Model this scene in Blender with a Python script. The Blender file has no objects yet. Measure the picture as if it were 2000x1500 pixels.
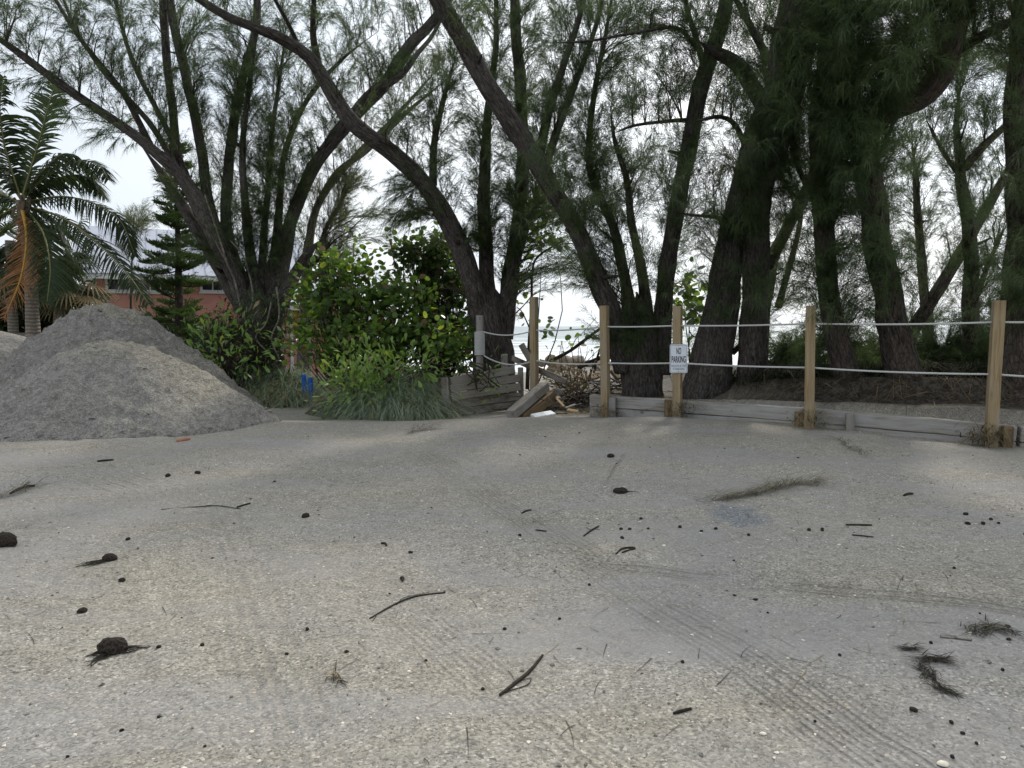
import bpy, math, random
import numpy as np
import bmesh
from mathutils import Vector, Matrix
from bpy_extras.node_shader_utils import PrincipledBSDFWrapper  # noqa

rnd = random.Random(7)
rng = np.random.default_rng(11)
sc = bpy.context.scene
COL = sc.collection
R = math.radians

# ------------------------------------------------------------------ camera, sky, sun, exposure
FPX, CAMH, PITCH = 1400.0, 1.6, math.atan(113 / 1400.0)
cam_d = bpy.data.cameras.new('camera'); cam_d.sensor_width = 36; cam_d.lens = 36 * FPX / 2000
cam_d.clip_start = 0.05; cam_d.clip_end = 12000
cam = bpy.data.objects.new('camera', cam_d); COL.objects.link(cam)
cam.location = (0, 0, CAMH); cam.rotation_euler = (math.pi / 2 - PITCH, 0, 0)
sc.camera = cam

SUN_AZ, SUN_EL = R(24), R(40)
sun_v = Vector((math.sin(SUN_AZ) * math.cos(SUN_EL), math.cos(SUN_AZ) * math.cos(SUN_EL), math.sin(SUN_EL)))
sd = bpy.data.lights.new('sun', 'SUN'); sd.energy = 2.0; sd.angle = R(4); sd.color = (1.0, 0.93, 0.82)
so = bpy.data.objects.new('sun', sd); COL.objects.link(so)
so.rotation_euler = (-sun_v).to_track_quat('-Z', 'Y').to_euler(); so.location = (0, 0, 40)

w = bpy.data.worlds.new('World'); sc.world = w; w.use_nodes = True
nt = w.node_tree; nt.nodes.clear()
def wn(t, **k):
    n = nt.nodes.new(t)
    for a, b in k.items(): setattr(n, a, b)
    return n
sky = wn('ShaderNodeTexSky', sky_type='NISHITA', sun_disc=False)
sky.sun_elevation = SUN_EL; sky.sun_rotation = SUN_AZ; sky.dust_density = 3.0; sky.air_density = 1.0
tc = wn('ShaderNodeTexCoord')
nz = wn('ShaderNodeTexNoise'); nz.inputs['Scale'].default_value = 2.2; nz.inputs['Detail'].default_value = 5
mpw = wn('ShaderNodeMapping'); mpw.inputs['Scale'].default_value = (1, 1, 2.6)
nt.links.new(tc.outputs['Generated'], mpw.inputs['Vector']); nt.links.new(mpw.outputs[0], nz.inputs['Vector'])
cr = wn('ShaderNodeValToRGB')
cr.color_ramp.elements[0].position = 0.3; cr.color_ramp.elements[0].color = (0.76, 0.85, 0.96, 1)
cr.color_ramp.elements[1].position = 0.7; cr.color_ramp.elements[1].color = (0.97, 0.99, 1.0, 1)
nt.links.new(nz.outputs['Fac'], cr.inputs[0])
dot = wn('ShaderNodeVectorMath', operation='DOT_PRODUCT'); dot.inputs[1].default_value = sun_v
nrm = wn('ShaderNodeVectorMath', operation='NORMALIZE')
nt.links.new(tc.outputs['Generated'], nrm.inputs[0]); nt.links.new(nrm.outputs[0], dot.inputs[0])
mx0 = wn('ShaderNodeMath', operation='MAXIMUM'); mx0.inputs[1].default_value = 0
pw = wn('ShaderNodeMath', operation='POWER'); pw.inputs[1].default_value = 4.0
ma = wn('ShaderNodeMath', operation='MULTIPLY_ADD'); ma.inputs[1].default_value = 5.2; ma.inputs[2].default_value = 7.2
nt.links.new(dot.outputs['Value'], mx0.inputs[0]); nt.links.new(mx0.outputs[0], pw.inputs[0]); nt.links.new(pw.outputs[0], ma.inputs[0])
sca = wn('ShaderNodeVectorMath', operation='SCALE')
nt.links.new(cr.outputs[0], sca.inputs[0]); nt.links.new(ma.outputs[0], sca.inputs['Scale'])
mixw = wn('ShaderNodeMix', data_type='RGBA'); mixw.inputs[0].default_value = 0.86
nt.links.new(sky.outputs[0], mixw.inputs[6]); nt.links.new(sca.outputs[0], mixw.inputs[7])
bg = wn('ShaderNodeBackground'); bg.inputs[1].default_value = 0.12
wo = wn('ShaderNodeOutputWorld')
nt.links.new(mixw.outputs[2], bg.inputs[0]); nt.links.new(bg.outputs[0], wo.inputs[0])
sc.view_settings.view_transform = 'Standard'; sc.view_settings.look = 'None'
sc.view_settings.exposure = 0.28; sc.view_settings.gamma = 1.0; sc.view_settings.use_curve_mapping = False
sc.render.engine = 'CYCLES'; sc.cycles.max_bounces = 6; sc.cycles.transparent_max_bounces = 8
sc.cycles.use_denoising = True; sc.cycles.denoising_prefilter = "ACCURATE"

# ------------------------------------------------------------------ helpers: places
def at(px, py, Y):
    """World point at forward distance Y along the sight line of a photo pixel (2000 x 1500)."""
    dx, dz = (px - 1000) / FPX, -(py - 750) / FPX
    y = math.cos(PITCH) + dz * math.sin(PITCH); z = -math.sin(PITCH) + dz * math.cos(PITCH)
    t = Y / y
    return np.array((dx * t, Y, CAMH + z * t))
def sst(a, b, x):
    t = np.clip((np.asarray(x, float) - a) / (b - a), 0, 1)
    return t * t * (3 - 2 * t)
def _h(i, j, k, s):
    n = (i.astype(np.int64) * 374761393 + j.astype(np.int64) * 668265263 + k.astype(np.int64) * 2147483647 + s * 974634777) & 0x7fffffff
    n = ((n ^ (n >> 13)) * 1274126177) & 0x7fffffff
    return ((n ^ (n >> 16)) & 0xffff) / 32767.5 - 1.0
def vnoise(x, y, z=0.0, s=0):
    x, y, z = np.broadcast_arrays(np.asarray(x, float), np.asarray(y, float), np.asarray(z, float))
    xi, yi, zi = np.floor(x), np.floor(y), np.floor(z)
    fx, fy, fz = x - xi, y - yi, z - zi
    fx, fy, fz = fx * fx * (3 - 2 * fx), fy * fy * (3 - 2 * fy), fz * fz * (3 - 2 * fz)
    xi, yi, zi = xi.astype(int), yi.astype(int), zi.astype(int)
    o = 0
    for a in (0, 1):
        for b in (0, 1):
            for c in (0, 1):
                o = o + _h(xi + a, yi + b, zi + c, s) * (fx if a else 1 - fx) * (fy if b else 1 - fy) * (fz if c else 1 - fz)
    return o
def fbm(x, y, z=0.0, s=0, o=4):
    r, a, f = 0, 1.0, 1.0
    for i in range(o):
        r = r + a * vnoise(np.asarray(x) * f, np.asarray(y) * f, np.asarray(z) * f, s + i); a *= 0.5; f *= 2.03
    return r

# fence posts in plan: (photo x, forward distance)
POSTS = [(1944, 10.2), (1585, 11.3), (1326, 12.7), (1185, 13.8), (1044, 15.3)]
FP = [np.array(((px - 1000) / FPX * d, d)) for px, d in POSTS]
FXS = np.array([p[0] for p in FP][::-1]); FYS = np.array([p[1] for p in FP][::-1])
def fence_y(x):
    return np.interp(x, np.r_[FXS[0] - 3, FXS, FXS[-1] + 12], np.r_[FYS[0] + 1.5, FYS, FYS[-1] - 4.2])
def behind(x, y): return np.asarray(y) - fence_y(x)
def GH(x, y):
    x = np.asarray(x, float); y = np.asarray(y, float)
    z = -0.2 * sst(11.5, 14.4, y) - 0.2 * sst(14.4, 19, y)
    s = behind(x, y)
    side = sst(1.5, 2.1, x)
    z = z + side * sst(0.33, 0.52, s) * (0.36 - 0.1 * sst(6, 14, s))
    z = z + 0.42 * sst(1.3, 1.75, s) * sst(3.6, 4.8, x) * (1 - sst(7, 11, s))
    z = z - 0.13 * sst(4.6, 7.0, x) * sst(8.2, 9.8, y) * (1 - sst(0.33, 0.52, s))
    z = z + 0.06 * np.exp(-((x - 2.6) / 1.6) ** 2 - ((y - 12.2) / 1.0) ** 2)
    z = z + 0.035 * fbm(x * 0.45, y * 0.45, 0, 3, 3) * sst(1, 3, np.hypot(x, y))
    shore = 33.5 + 34 * sst(-4, -11, x) * 1.0
    z = z - 3.2 * sst(shore - 2.5, shore + 6, y)
    return z
def ground(px, py):
    lo = 0.8
    for i in range(4000):
        p = at(px, py, lo)
        if p[2] <= float(GH(p[0], p[1])): break
        lo += 0.01 if lo < 25 else 0.1
    return np.array((p[0], p[1], float(GH(p[0], p[1]))))

# ------------------------------------------------------------------ helpers: objects
def tag(o, label=None, cat=None, group=None, kind=None):
    if label: o['label'] = label
    if cat: o['category'] = cat
    if group: o['group'] = group
    if kind: o['kind'] = kind
    return o
def thing(name, label, cat, loc=(0, 0, 0), group=None, rotz=0.0):
    o = bpy.data.objects.new(name, None); COL.objects.link(o); o.location = tuple(map(float, loc)); o.rotation_euler = (0, 0, rotz)
    o.empty_display_size = 0.2
    return tag(o, label, cat, group)
def mesh(name, V, Fs, mats, mi=None, attr=None, smooth=True):
    V = np.asarray(V, np.float32).reshape(-1, 3)
    if not isinstance(Fs, (list, tuple)): Fs = [Fs]
    Fs = [np.asarray(f, np.int32) for f in Fs if len(f)]
    me = bpy.data.meshes.new(name)
    me.vertices.add(len(V)); me.vertices.foreach_set('co', V.ravel())
    li = np.concatenate([f.ravel() for f in Fs]); n = np.concatenate([np.full(len(f), f.shape[1], np.int32) for f in Fs])
    me.loops.add(len(li)); me.loops.foreach_set('vertex_index', li)
    me.polygons.add(len(n)); me.polygons.foreach_set('loop_start', np.r_[0, np.cumsum(n)[:-1]].astype(np.int32))
    me.polygons.foreach_set('loop_total', n)
    if not isinstance(mats, (list, tuple)): mats = [mats]
    for m in mats: me.materials.append(m)
    if mi is not None: me.polygons.foreach_set('material_index', np.asarray(mi, np.int32))
    me.polygons.foreach_set('use_smooth', np.full(len(n), bool(smooth)))
    if attr:
        for k, a in attr.items():
            a = np.asarray(a, np.float32)
            if a.ndim == 1:
                at_ = me.attributes.new(k, 'FLOAT', 'POINT'); at_.data.foreach_set('value', a)
            else:
                at_ = me.attributes.new(k, 'FLOAT_VECTOR', 'POINT'); at_.data.foreach_set('vector', a.ravel())
    me.update(calc_edges=True); me.validate()
    return me
def put(name, me, parent=None, loc=(0, 0, 0), kind=None):
    o = bpy.data.objects.new(name, me); COL.objects.link(o); o.location = tuple(map(float, loc))
    if parent is not None: o.parent = parent
    if kind: o['kind'] = kind
    return o
class MB:
    """Collects boxes, beams and tubes for ONE mesh object."""
    def __init__(s): s.V, s.F4, s.F3, s.m4, s.m3, s.A, s.n = [], [], [], [], [], [], 0
    def add(s, V, F4=(), F3=(), m=0, A=None):
        V = np.asarray(V, float).reshape(-1, 3)
        s.V.append(V); s.A.append(np.asarray(A, float) if A is not None else V.copy())
        if len(F4): s.F4.append(np.asarray(F4) + s.n); s.m4.append(np.full(len(F4), m))
        if len(F3): s.F3.append(np.asarray(F3) + s.n); s.m3.append(np.full(len(F3), m))
        s.n += len(V); return s
    def build(s, name, mats, parent=None, kind=None, smooth=False, loc=None):
        V = np.concatenate(s.V)
        off = np.zeros(3)
        if parent is not None and loc is None: off = np.array(parent.location)
        if loc is not None: off = np.array(loc)
        fs, mi = [], []
        if s.F4: fs.append(np.concatenate(s.F4)); mi.append(np.concatenate(s.m4))
        if s.F3: fs.append(np.concatenate(s.F3)); mi.append(np.concatenate(s.m3))
        me = mesh(name, V - off, fs, mats, np.concatenate(mi), {'grain': np.concatenate(s.A)}, smooth)
        return put(name, me, parent, (0, 0, 0) if parent is not None else off, kind)
def frame(d, up=(0, 0, 1)):
    d = np.asarray(d, float); d = d / np.linalg.norm(d); u = np.asarray(up, float)
    if abs(d @ (u / np.linalg.norm(u))) > 0.98: u = np.array((1.0, 0, 0)) if abs(d[0]) < 0.9 else np.array((0, 1.0, 0))
    s = np.cross(d, u); s /= np.linalg.norm(s); return d, s, np.cross(s, d)
BOXF = [(0, 1, 2, 3), (7, 6, 5, 4), (0, 4, 5, 1), (1, 5, 6, 2), (2, 6, 7, 3), (3, 7, 4, 0)]
def beam(mb, p0, p1, wd, ht, up=(0, 0, 1), bev=0.008, m=0, wob=0.0, seed=0, seg=1):
    """Bevelled beam p0->p1 (centre line); wd across, ht along up."""
    p0, p1 = np.asarray(p0, float), np.asarray(p1, float)
    d, s, u = frame(p1 - p0, up); L = np.linalg.norm(p1 - p0)
    b = min(bev, wd * 0.3, ht * 0.3)
    prof = [(-wd / 2 + b, -ht / 2), (wd / 2 - b, -ht / 2), (wd / 2, -ht / 2 + b), (wd / 2, ht / 2 - b), (wd / 2 - b, ht / 2), (-wd / 2 + b, ht / 2), (-wd / 2, ht / 2 - b), (-wd / 2, -ht / 2 + b)]
    ts = [0, b] + [L * i / seg for i in range(1, seg)] + [L - b, L]
    V, A = [], []
    for k, t in enumerate(ts):
        sc_ = (1 - 2 * b / wd, 1 - 2 * b / ht) if k in (0, len(ts) - 1) else (1, 1)
        wo_ = wob * float(vnoise(t * 1.7, seed * 3.3)), wob * float(vnoise(t * 1.7, seed * 3.3 + 50))
        for x, y in prof:
            V.append(p0 + d * t + s * (x * sc_[0] + wo_[0]) + u * (y * sc_[1] + wo_[1])); A.append((x + seed * 1.7, y + seed * 0.9, t))
    F4 = []
    for k in range(len(ts) - 1):
        for i in range(8):
            j = (i + 1) % 8; F4.append((k * 8 + i, k * 8 + j, k * 8 + 8 + j, k * 8 + 8 + i))
    n = (len(ts) - 1) * 8
    F4 += [(3, 2, 1, 0), (7, 4, 3, 0), (7, 6, 5, 4)][:0]
    V = np.array(V)
    mb.add(V, F4, [(0, i + 1, i) for i in range(1, 7)] + [(n, n + i, n + i + 1) for i in range(1, 7)], m, np.array(A))
    return mb
def catmull(P, n):
    P = np.asarray(P, float); k = len(P)
    Q = np.vstack([2 * P[0] - P[1], P, 2 * P[-1] - P[-2]])
    seg = np.linalg.norm(np.diff(P, axis=0), axis=1); cum = np.r_[0, np.cumsum(seg)]
    out = []
    for t in np.linspace(0, cum[-1], n):
        i = min(int(np.searchsorted(cum, t, side='right') - 1), k - 2); u = (t - cum[i]) / max(seg[i], 1e-9)
        a, b, c, d = Q[i], Q[i + 1], Q[i + 2], Q[i + 3]
        out.append(0.5 * ((2 * b) + (-a + c) * u + (2 * a - 5 * b + 4 * c - d) * u * u + (-a + 3 * b - 3 * c + d) * u ** 3))
    return np.array(out)
def tube(mb, P, r, sides=8, rough=0.0, seed=0, m=0, cap=True, flare=None, aniso=0.25, ridges=0.0):
    P = np.asarray(P, float); n = len(P); r = np.broadcast_to(np.asarray(r, float), (n,)).copy()
    T = np.gradient(P, axis=0); T /= np.linalg.norm(T, axis=1)[:, None] + 1e-12
    _, s, u = frame(T[0], (0.03, 1, 0.1) if abs(T[0][2]) > 0.7 else (0, 0, 1))
    S = np.zeros((n, 3)); U = np.zeros((n, 3))
    for i in range(n):
        s = s - T[i] * (s @ T[i]); s /= np.linalg.norm(s); S[i] = s; U[i] = np.cross(T[i], s)
    th = np.linspace(0, 2 * math.pi, sides, endpoint=False); c, sn = np.cos(th), np.sin(th)
    L = np.r_[0, np.cumsum(np.linalg.norm(np.diff(P, axis=0), axis=1))]
    rr = np.repeat(r[:, None], sides, 1)
    if rough:
        rr = rr * (1 + rough * vnoise(c[None] * 1.6 + seed * 7, sn[None] * 1.6, L[:, None] * 2.2, seed) + 0.5 * rough * vnoise(c[None] * 3.5, sn[None] * 3.5 + seed, L[:, None] * 1.1, seed + 5))
    if ridges:
        rr = rr * (1 + ridges * vnoise(c[None] * 5 + seed * 3, sn[None] * 5, L[:, None] * 1.3, seed + 9))
    if flare:
        amt, hgt, lob = flare
        rr = rr * (1 + amt * np.exp(-L[:, None] / hgt) * (0.6 + 0.5 * np.cos(th[None] * lob + seed)))
    V = P[:, None] + rr[:, :, None] * (c[None, :, None] * S[:, None] + sn[None, :, None] * U[:, None])
    rm = r.mean()
    A = np.stack([np.repeat(c[None] * rm, n, 0) + seed * 3.1, np.repeat(sn[None] * rm, n, 0), np.repeat(L[:, None] * aniso, sides, 1)], -1)
    idx = np.arange(n * sides).reshape(n, sides); nx = np.roll(idx, -1, 1)
    F4 = np.stack([idx[:-1], nx[:-1], nx[1:], idx[1:]], -1).reshape(-1, 4)
    F3 = []
    if cap:
        F3 = [(0, i + 1, i) for i in range(1, sides - 1)] + [((n - 1) * sides, (n - 1) * sides + i, (n - 1) * sides + i + 1) for i in range(1, sides - 1)]
    mb.add(V.reshape(-1, 3), F4, F3, m, A.reshape(-1, 3)); return mb

# ------------------------------------------------------------------ helpers: materials
class M:
    def __init__(s, name):
        s.m = bpy.data.materials.new(name); s.m.use_nodes = True; s.t = s.m.node_tree; s.t.nodes.clear()
        s.out = s.t.nodes.new('ShaderNodeOutputMaterial')
    def n(s, typ, ins=None, **k):
        n = s.t.nodes.new(typ)
        for a, b in k.items(): setattr(n, a, b)
        for a, b in (ins or {}).items(): s.set(n.inputs[a], b)
        return n
    def set(s, sock, v):
        if isinstance(v, bpy.types.NodeSocket): s.t.links.new(v, sock)
        elif isinstance(v, bpy.types.Node): s.t.links.new(v.outputs[0], sock)
        else:
            if sock.type == 'RGBA' and len(v) == 3: v = (*v, 1)
            sock.default_value = v
    def math(s, op, a, b=0.0, c=0.0, clamp=False):
        n = s.t.nodes.new('ShaderNodeMath'); n.operation = op; n.use_clamp = clamp
        for i, v in enumerate((a, b, c)): s.set(n.inputs[i], v)
        return n.outputs[0]
    def mix(s, f, a, b, typ='MIX'):
        n = s.t.nodes.new('ShaderNodeMix'); n.data_type = 'RGBA'; n.blend_type = typ
        s.set(n.inputs[0], f); s.set(n.inputs[6], a); s.set(n.inputs[7], b); return n.outputs[2]
    def noise(s, vec, scale, detail=4, rough=0.55, dist=0.0):
        n = s.n('ShaderNodeTexNoise', {'Scale': scale, 'Detail': detail, 'Roughness': rough, 'Distortion': dist})
        if vec is not None: s.set(n.inputs['Vector'], vec)
        return n.outputs['Fac']
    def ramp(s, f, stops):
        n = s.t.nodes.new('ShaderNodeValToRGB'); e = n.color_ramp.elements
        while len(e) > 1: e.remove(e[-1])
        for i, (p, c) in enumerate(stops):
            x = e[0] if i == 0 else e.new(p)
            x.position = p; x.color = (*c, 1) if not np.isscalar(c) else (c, c, c, 1)
        s.set(n.inputs[0], f); return n.outputs[0]
    def mapv(s, vec, scale=(1, 1, 1), rot=(0, 0, 0), loc=(0, 0, 0)):
        n = s.n('ShaderNodeMapping', {'Vector': vec, 'Scale': scale, 'Rotation': rot, 'Location': loc}); return n.outputs[0]
    def attr(s, name, typ='Vector'): return s.n('ShaderNodeAttribute', attribute_name=name).outputs[typ]
    def pos(s): return s.n('ShaderNodeNewGeometry').outputs['Position']
    def bump(s, h, strength=0.5, dist=0.02, normal=None):
        n = s.n('ShaderNodeBump', {'Height': h, 'Strength': strength, 'Distance': dist})
        if normal is not None: s.set(n.inputs['Normal'], normal)
        return n.outputs[0]
    def pbr(s, col, rough=0.8, normal=None, spec=0.3, **k):
        p = s.n('ShaderNodeBsdfPrincipled', {'Base Color': col, 'Roughness': rough, 'Specular IOR Level': spec})
        if normal is not None: s.set(p.inputs['Normal'], normal)
        for a, b in k.items(): s.set(p.inputs[a], b)
        return p.outputs[0]
    def done(s, sh): s.set(s.out.inputs[0], sh); return s.m
    def leafy(s, col, tcol, f=0.35, rough=0.5, spec=0.35, normal=None):
        a = s.pbr(col, rough, normal, spec)
        b = s.n('ShaderNodeBsdfTranslucent', {'Color': tcol}).outputs[0]
        x = s.n('ShaderNodeMixShader', {0: f, 1: a, 2: b}); return s.done(x.outputs[0])

def sand_colours(m, P):
    big = m.noise(P, 0.55, 4, 0.6)
    big2 = m.noise(m.mapv(P, (0.5, 1.6, 1), (0, 0, 0.25)), 0.8, 5, 0.65, 0.6)
    base = m.mix(m.ramp(big2, [(0.40, 0.0), (0.62, 1.0)]), (0.235, 0.222, 0.196), (0.272, 0.263, 0.247))
    base = m.mix(m.ramp(big, [(0.35, 0.0), (0.7, 1.0)]), base, (0.30, 0.275, 0.222))
    return base
def grains(m, P, base, fade=1.0):
    v1 = m.n('ShaderNodeTexVoronoi', {'Vector': P, 'Scale': 100.0}); v2 = m.n('ShaderNodeTexVoronoi', {'Vector': P, 'Scale': 48.0, 'Randomness': 1.0})
    g1 = m.ramp(m.n('ShaderNodeSeparateColor', {0: v1.outputs['Color']}).outputs[0], [(0.0, (0.25,) * 3), (0.3, (0.70,) * 3), (0.7, (1.10,) * 3), (0.93, (1.40,) * 3), (1.0, (2.1,) * 3)])
    sepc = m.n('ShaderNodeSeparateColor', {0: v2.outputs['Color']})
    shell = m.math('MULTIPLY', m.math('GREATER_THAN', sepc.outputs[0], 0.972), m.math('LESS_THAN', v2.outputs['Distance'], 0.42))
    tint = m.mix(sepc.outputs[1], (0.52, 0.44, 0.33), (0.58, 0.56, 0.52))
    n3 = m.noise(P, 38, 3, 0.7)
    c = m.mix(0.9, base, g1, 'MULTIPLY')
    c = m.mix(m.math('MULTIPLY', m.ramp(n3, [(0.3, 0.0), (0.75, 1.0)]), 0.5), c, m.mix(0.5, base, (0.55, 0.50, 0.42)))
    mot = m.noise(P, 11, 5, 0.75)
    c = m.mix(0.8, c, m.ramp(mot, [(0.30, (0.74,) * 3), (0.70, (1.20,) * 3)]), 'MULTIPLY')
    c = m.mix(m.math('MULTIPLY', shell, 0.75), c, tint)
    h = m.math('ADD', m.math('MULTIPLY', v1.outputs['Distance'], -0.35), m.math('MULTIPLY', n3, 0.9))
    h = m.math('ADD', h, m.math('MULTIPLY', shell, 0.5))
    return c, h

# tyre tracks: (x0, y0, x1, y1, width, spacing, strength)
TRACKS = [(-1.35, 9.6, 1.9, 1.3, 0.55, 0.040, 0.72), (-0.2, 5.1, 5.4, 2.8, 0.34, 0.042, 1.0), (-2.75, 6.6, -0.5, 2.0, 0.50, 0.075, 0.45),
          (-5.6, 8.6, -3.3, 6.6, 0.9, 0.06, 0.6), (-1.0, 4.6, 0.9, 1.6, 0.5, 0.042, 0.38), (1.55, 9.4, 0.72, 6.2, 0.05, 0.05, 1.2), (2.1, 9.6, 1.75, 7.6, 0.05, 0.05, 0.8)]
def make_sand():
    m = M('shelly_sand'); P = m.pos()
    base = sand_colours(m, P)
    col, h = grains(m, P, base)
    # fine lilac-grey silt left by the water in drawn-out tongues
    sn = m.noise(m.mapv(P, (0.30, 0.95, 1), (0, 0, -0.30)), 1.0, 5, 0.62, 0.9)
    silt = m.math('MULTIPLY', m.ramp(sn, [(0.44, 0.0), (0.66, 0.8)]), m.ramp(m.noise(P, 5, 5, 0.7), [(0.3, 0.55), (0.6, 1.0)]))
    sc2 = m.mix(m.noise(P, 45, 3, 0.6), (0.245, 0.237, 0.232), (0.315, 0.305, 0.297))
    col = m.mix(silt, col, sc2)
    sx = m.n('ShaderNodeSeparateXYZ', {0: P})
    wob = m.math('MULTIPLY', m.math('SUBTRACT', m.noise(P, 0.35, 2), 0.5), 0.10)
    brk = m.ramp(m.noise(P, 1.1, 4, 0.6), [(0.36, 0.12), (0.60, 1.0)])
    tot = None
    for (x0, y0, x1, y1, wd, sp, st) in TRACKS:
        L = math.hypot(x1 - x0, y1 - y0); d = ((x1 - x0) / L, (y1 - y0) / L); nn = (-d[1], d[0])
        perp = m.math('ADD', m.math('ADD', m.math('MULTIPLY', sx.outputs[0], nn[0]), m.math('MULTIPLY', sx.outputs[1], nn[1])), -(x0 * nn[0] + y0 * nn[1]))
        perp = m.math('ADD', perp, wob)
        al = m.math('ADD', m.math('ADD', m.math('MULTIPLY', sx.outputs[0], d[0]), m.math('MULTIPLY', sx.outputs[1], d[1])), -(x0 * d[0] + y0 * d[1]))
        mk = m.n('ShaderNodeMapRange', {0: m.math('ABSOLUTE', perp), 1: wd / 2, 2: wd / 2 * 0.45, 3: 0.0, 4: 1.0}).outputs[0]
        e0 = m.n('ShaderNodeMapRange', {0: al, 1: 0.0, 2: 0.8, 3: 0.0, 4: 1.0}).outputs[0]
        e1 = m.n('ShaderNodeMapRange', {0: al, 1: L, 2: L - 0.8, 3: 0.0, 4: 1.0}).outputs[0]
        s_ = m.math('SINE', m.math('MULTIPLY', perp, 2 * math.pi / sp))
        s_ = m.math('ADD', m.math('MULTIPLY', s_, 0.65), m.math('MULTIPLY', m.math('SINE', m.math('MULTIPLY', perp, 2 * math.pi / sp * 0.37)), 0.4))
        g = m.math('MULTIPLY', m.math('MULTIPLY', m.math('MULTIPLY', mk, e0), m.math('MULTIPLY', e1, brk)), m.math('MULTIPLY', s_, st))
        tot = g if tot is None else m.math('ADD', tot, g)
    # darker colour along the bottoms of the grooves
    groove_dark = m.n('ShaderNodeMapRange', {0: tot, 1: 0.0, 2: -0.8, 3: 0.0, 4: 0.48}).outputs[0]
    col = m.mix(groove_dark, col, (0.15, 0.135, 0.115))
    # leaf litter behind the timber border
    lit = m.attr('litter', 'Fac')
    ln = m.noise(P, 9, 6, 0.7)
    lv = m.n('ShaderNodeTexVoronoi', {'Vector': m.mapv(P, (30, 90, 30), (0, 0, 0.6)), 'Scale': 1.0})
    lc = m.mix(m.n('ShaderNodeSeparateColor', {0: lv.outputs['Color']}).outputs[0], (0.018, 0.015, 0.012), (0.075, 0.06, 0.044))
    lm = m.math('MULTIPLY', lit, m.ramp(ln, [(0.32, 0.7), (0.55, 1.0)]))
    col = m.mix(lm, col, lc)
    # grey gravel spot
    d1 = m.n('ShaderNodeVectorMath', {0: m.mapv(P, (1.9, 1.25, 0), (0, 0, 0), (-1.9 * GRAV[0], -1.25 * GRAV[1], 0))}, operation='LENGTH').outputs['Value']
    gm = m.n('ShaderNodeMapRange', {0: m.math('ADD', d1, m.math('MULTIPLY', m.noise(P, 9, 6, 0.8), 1.3)), 1: 1.15, 2: 0.95, 3: 0.0, 4: 1.0}).outputs[0]
    col = m.mix(m.math('MULTIPLY', gm, 0.8), col, m.mix(m.ramp(m.noise(P, 45, 3, 0.8), [(0.4, 0.0), (0.6, 1.0)]), (0.07, 0.08, 0.09), (0.27, 0.285, 0.30)))
    hh = m.math('ADD', m.math('MULTIPLY', h, 0.006), m.math('MULTIPLY', tot, 0.014))
    hh = m.math('ADD', hh, m.math('MULTIPLY', m.noise(P, 6, 5, 0.6), 0.02))
    hh = m.math('ADD', hh, m.math('MULTIPLY', m.math('MULTIPLY', lit, ln), 0.06))
    nb = m.bump(hh, 0.9, 1.0)
    return m.done(m.pbr(col, 0.92, nb, 0.12))
GRAV = ground(1440, 1006)
SAND = make_sand()

def make_pile(name, tint, lum):
    m = M(name); P = m.pos(); dry = m.attr('dry', 'Fac')  # dry: tan of a dry crust plus painted sunlight on crest and right slope
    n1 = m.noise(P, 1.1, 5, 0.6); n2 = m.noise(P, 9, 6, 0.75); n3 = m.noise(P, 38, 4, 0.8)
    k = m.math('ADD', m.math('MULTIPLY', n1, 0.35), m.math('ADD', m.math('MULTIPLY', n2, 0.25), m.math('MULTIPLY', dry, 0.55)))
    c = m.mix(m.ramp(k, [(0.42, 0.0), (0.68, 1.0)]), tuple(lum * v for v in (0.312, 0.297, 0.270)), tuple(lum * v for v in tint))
    c = m.mix(0.8, c, m.ramp(n2, [(0.32, (0.5,) * 3), (0.68, (1.35,) * 3)]), 'MULTIPLY')
    c = m.mix(0.8, c, m.ramp(n3, [(0.3, (0.5,) * 3), (0.75, (1.5,) * 3)]), 'MULTIPLY')
    vc = m.n('ShaderNodeTexVoronoi', {'Vector': P, 'Scale': 26.0}); v3 = m.n('ShaderNodeSeparateColor', {0: m.n('ShaderNodeTexVoronoi', {'Vector': P, 'Scale': 75.0}).outputs['Color']}).outputs[0]
    c = m.mix(0.5, c, m.ramp(v3, [(0.0, (0.55,) * 3), (0.5, (1.0,) * 3), (0.94, (1.25,) * 3), (1.0, (1.9,) * 3)]), 'MULTIPLY')
    h = m.math('ADD', m.math('MULTIPLY', n2, 0.075), m.math('MULTIPLY', n3, 0.03))
    h = m.math('SUBTRACT', h, m.math('MULTIPLY', vc.outputs['Distance'], 0.03))
    return m.done(m.pbr(c, 0.95, m.bump(h, 1.0, 1.0), 0.1))
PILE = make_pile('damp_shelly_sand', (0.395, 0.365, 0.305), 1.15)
PILE_SH = make_pile('shaded_pile_sand', (0.40, 0.37, 0.31), 1.02)  # darker twin of the pile sand: shade on the back pile put into colour
PILE2 = make_pile('pale_smooth_sand', (0.37, 0.35, 0.32), 1.1)

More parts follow.
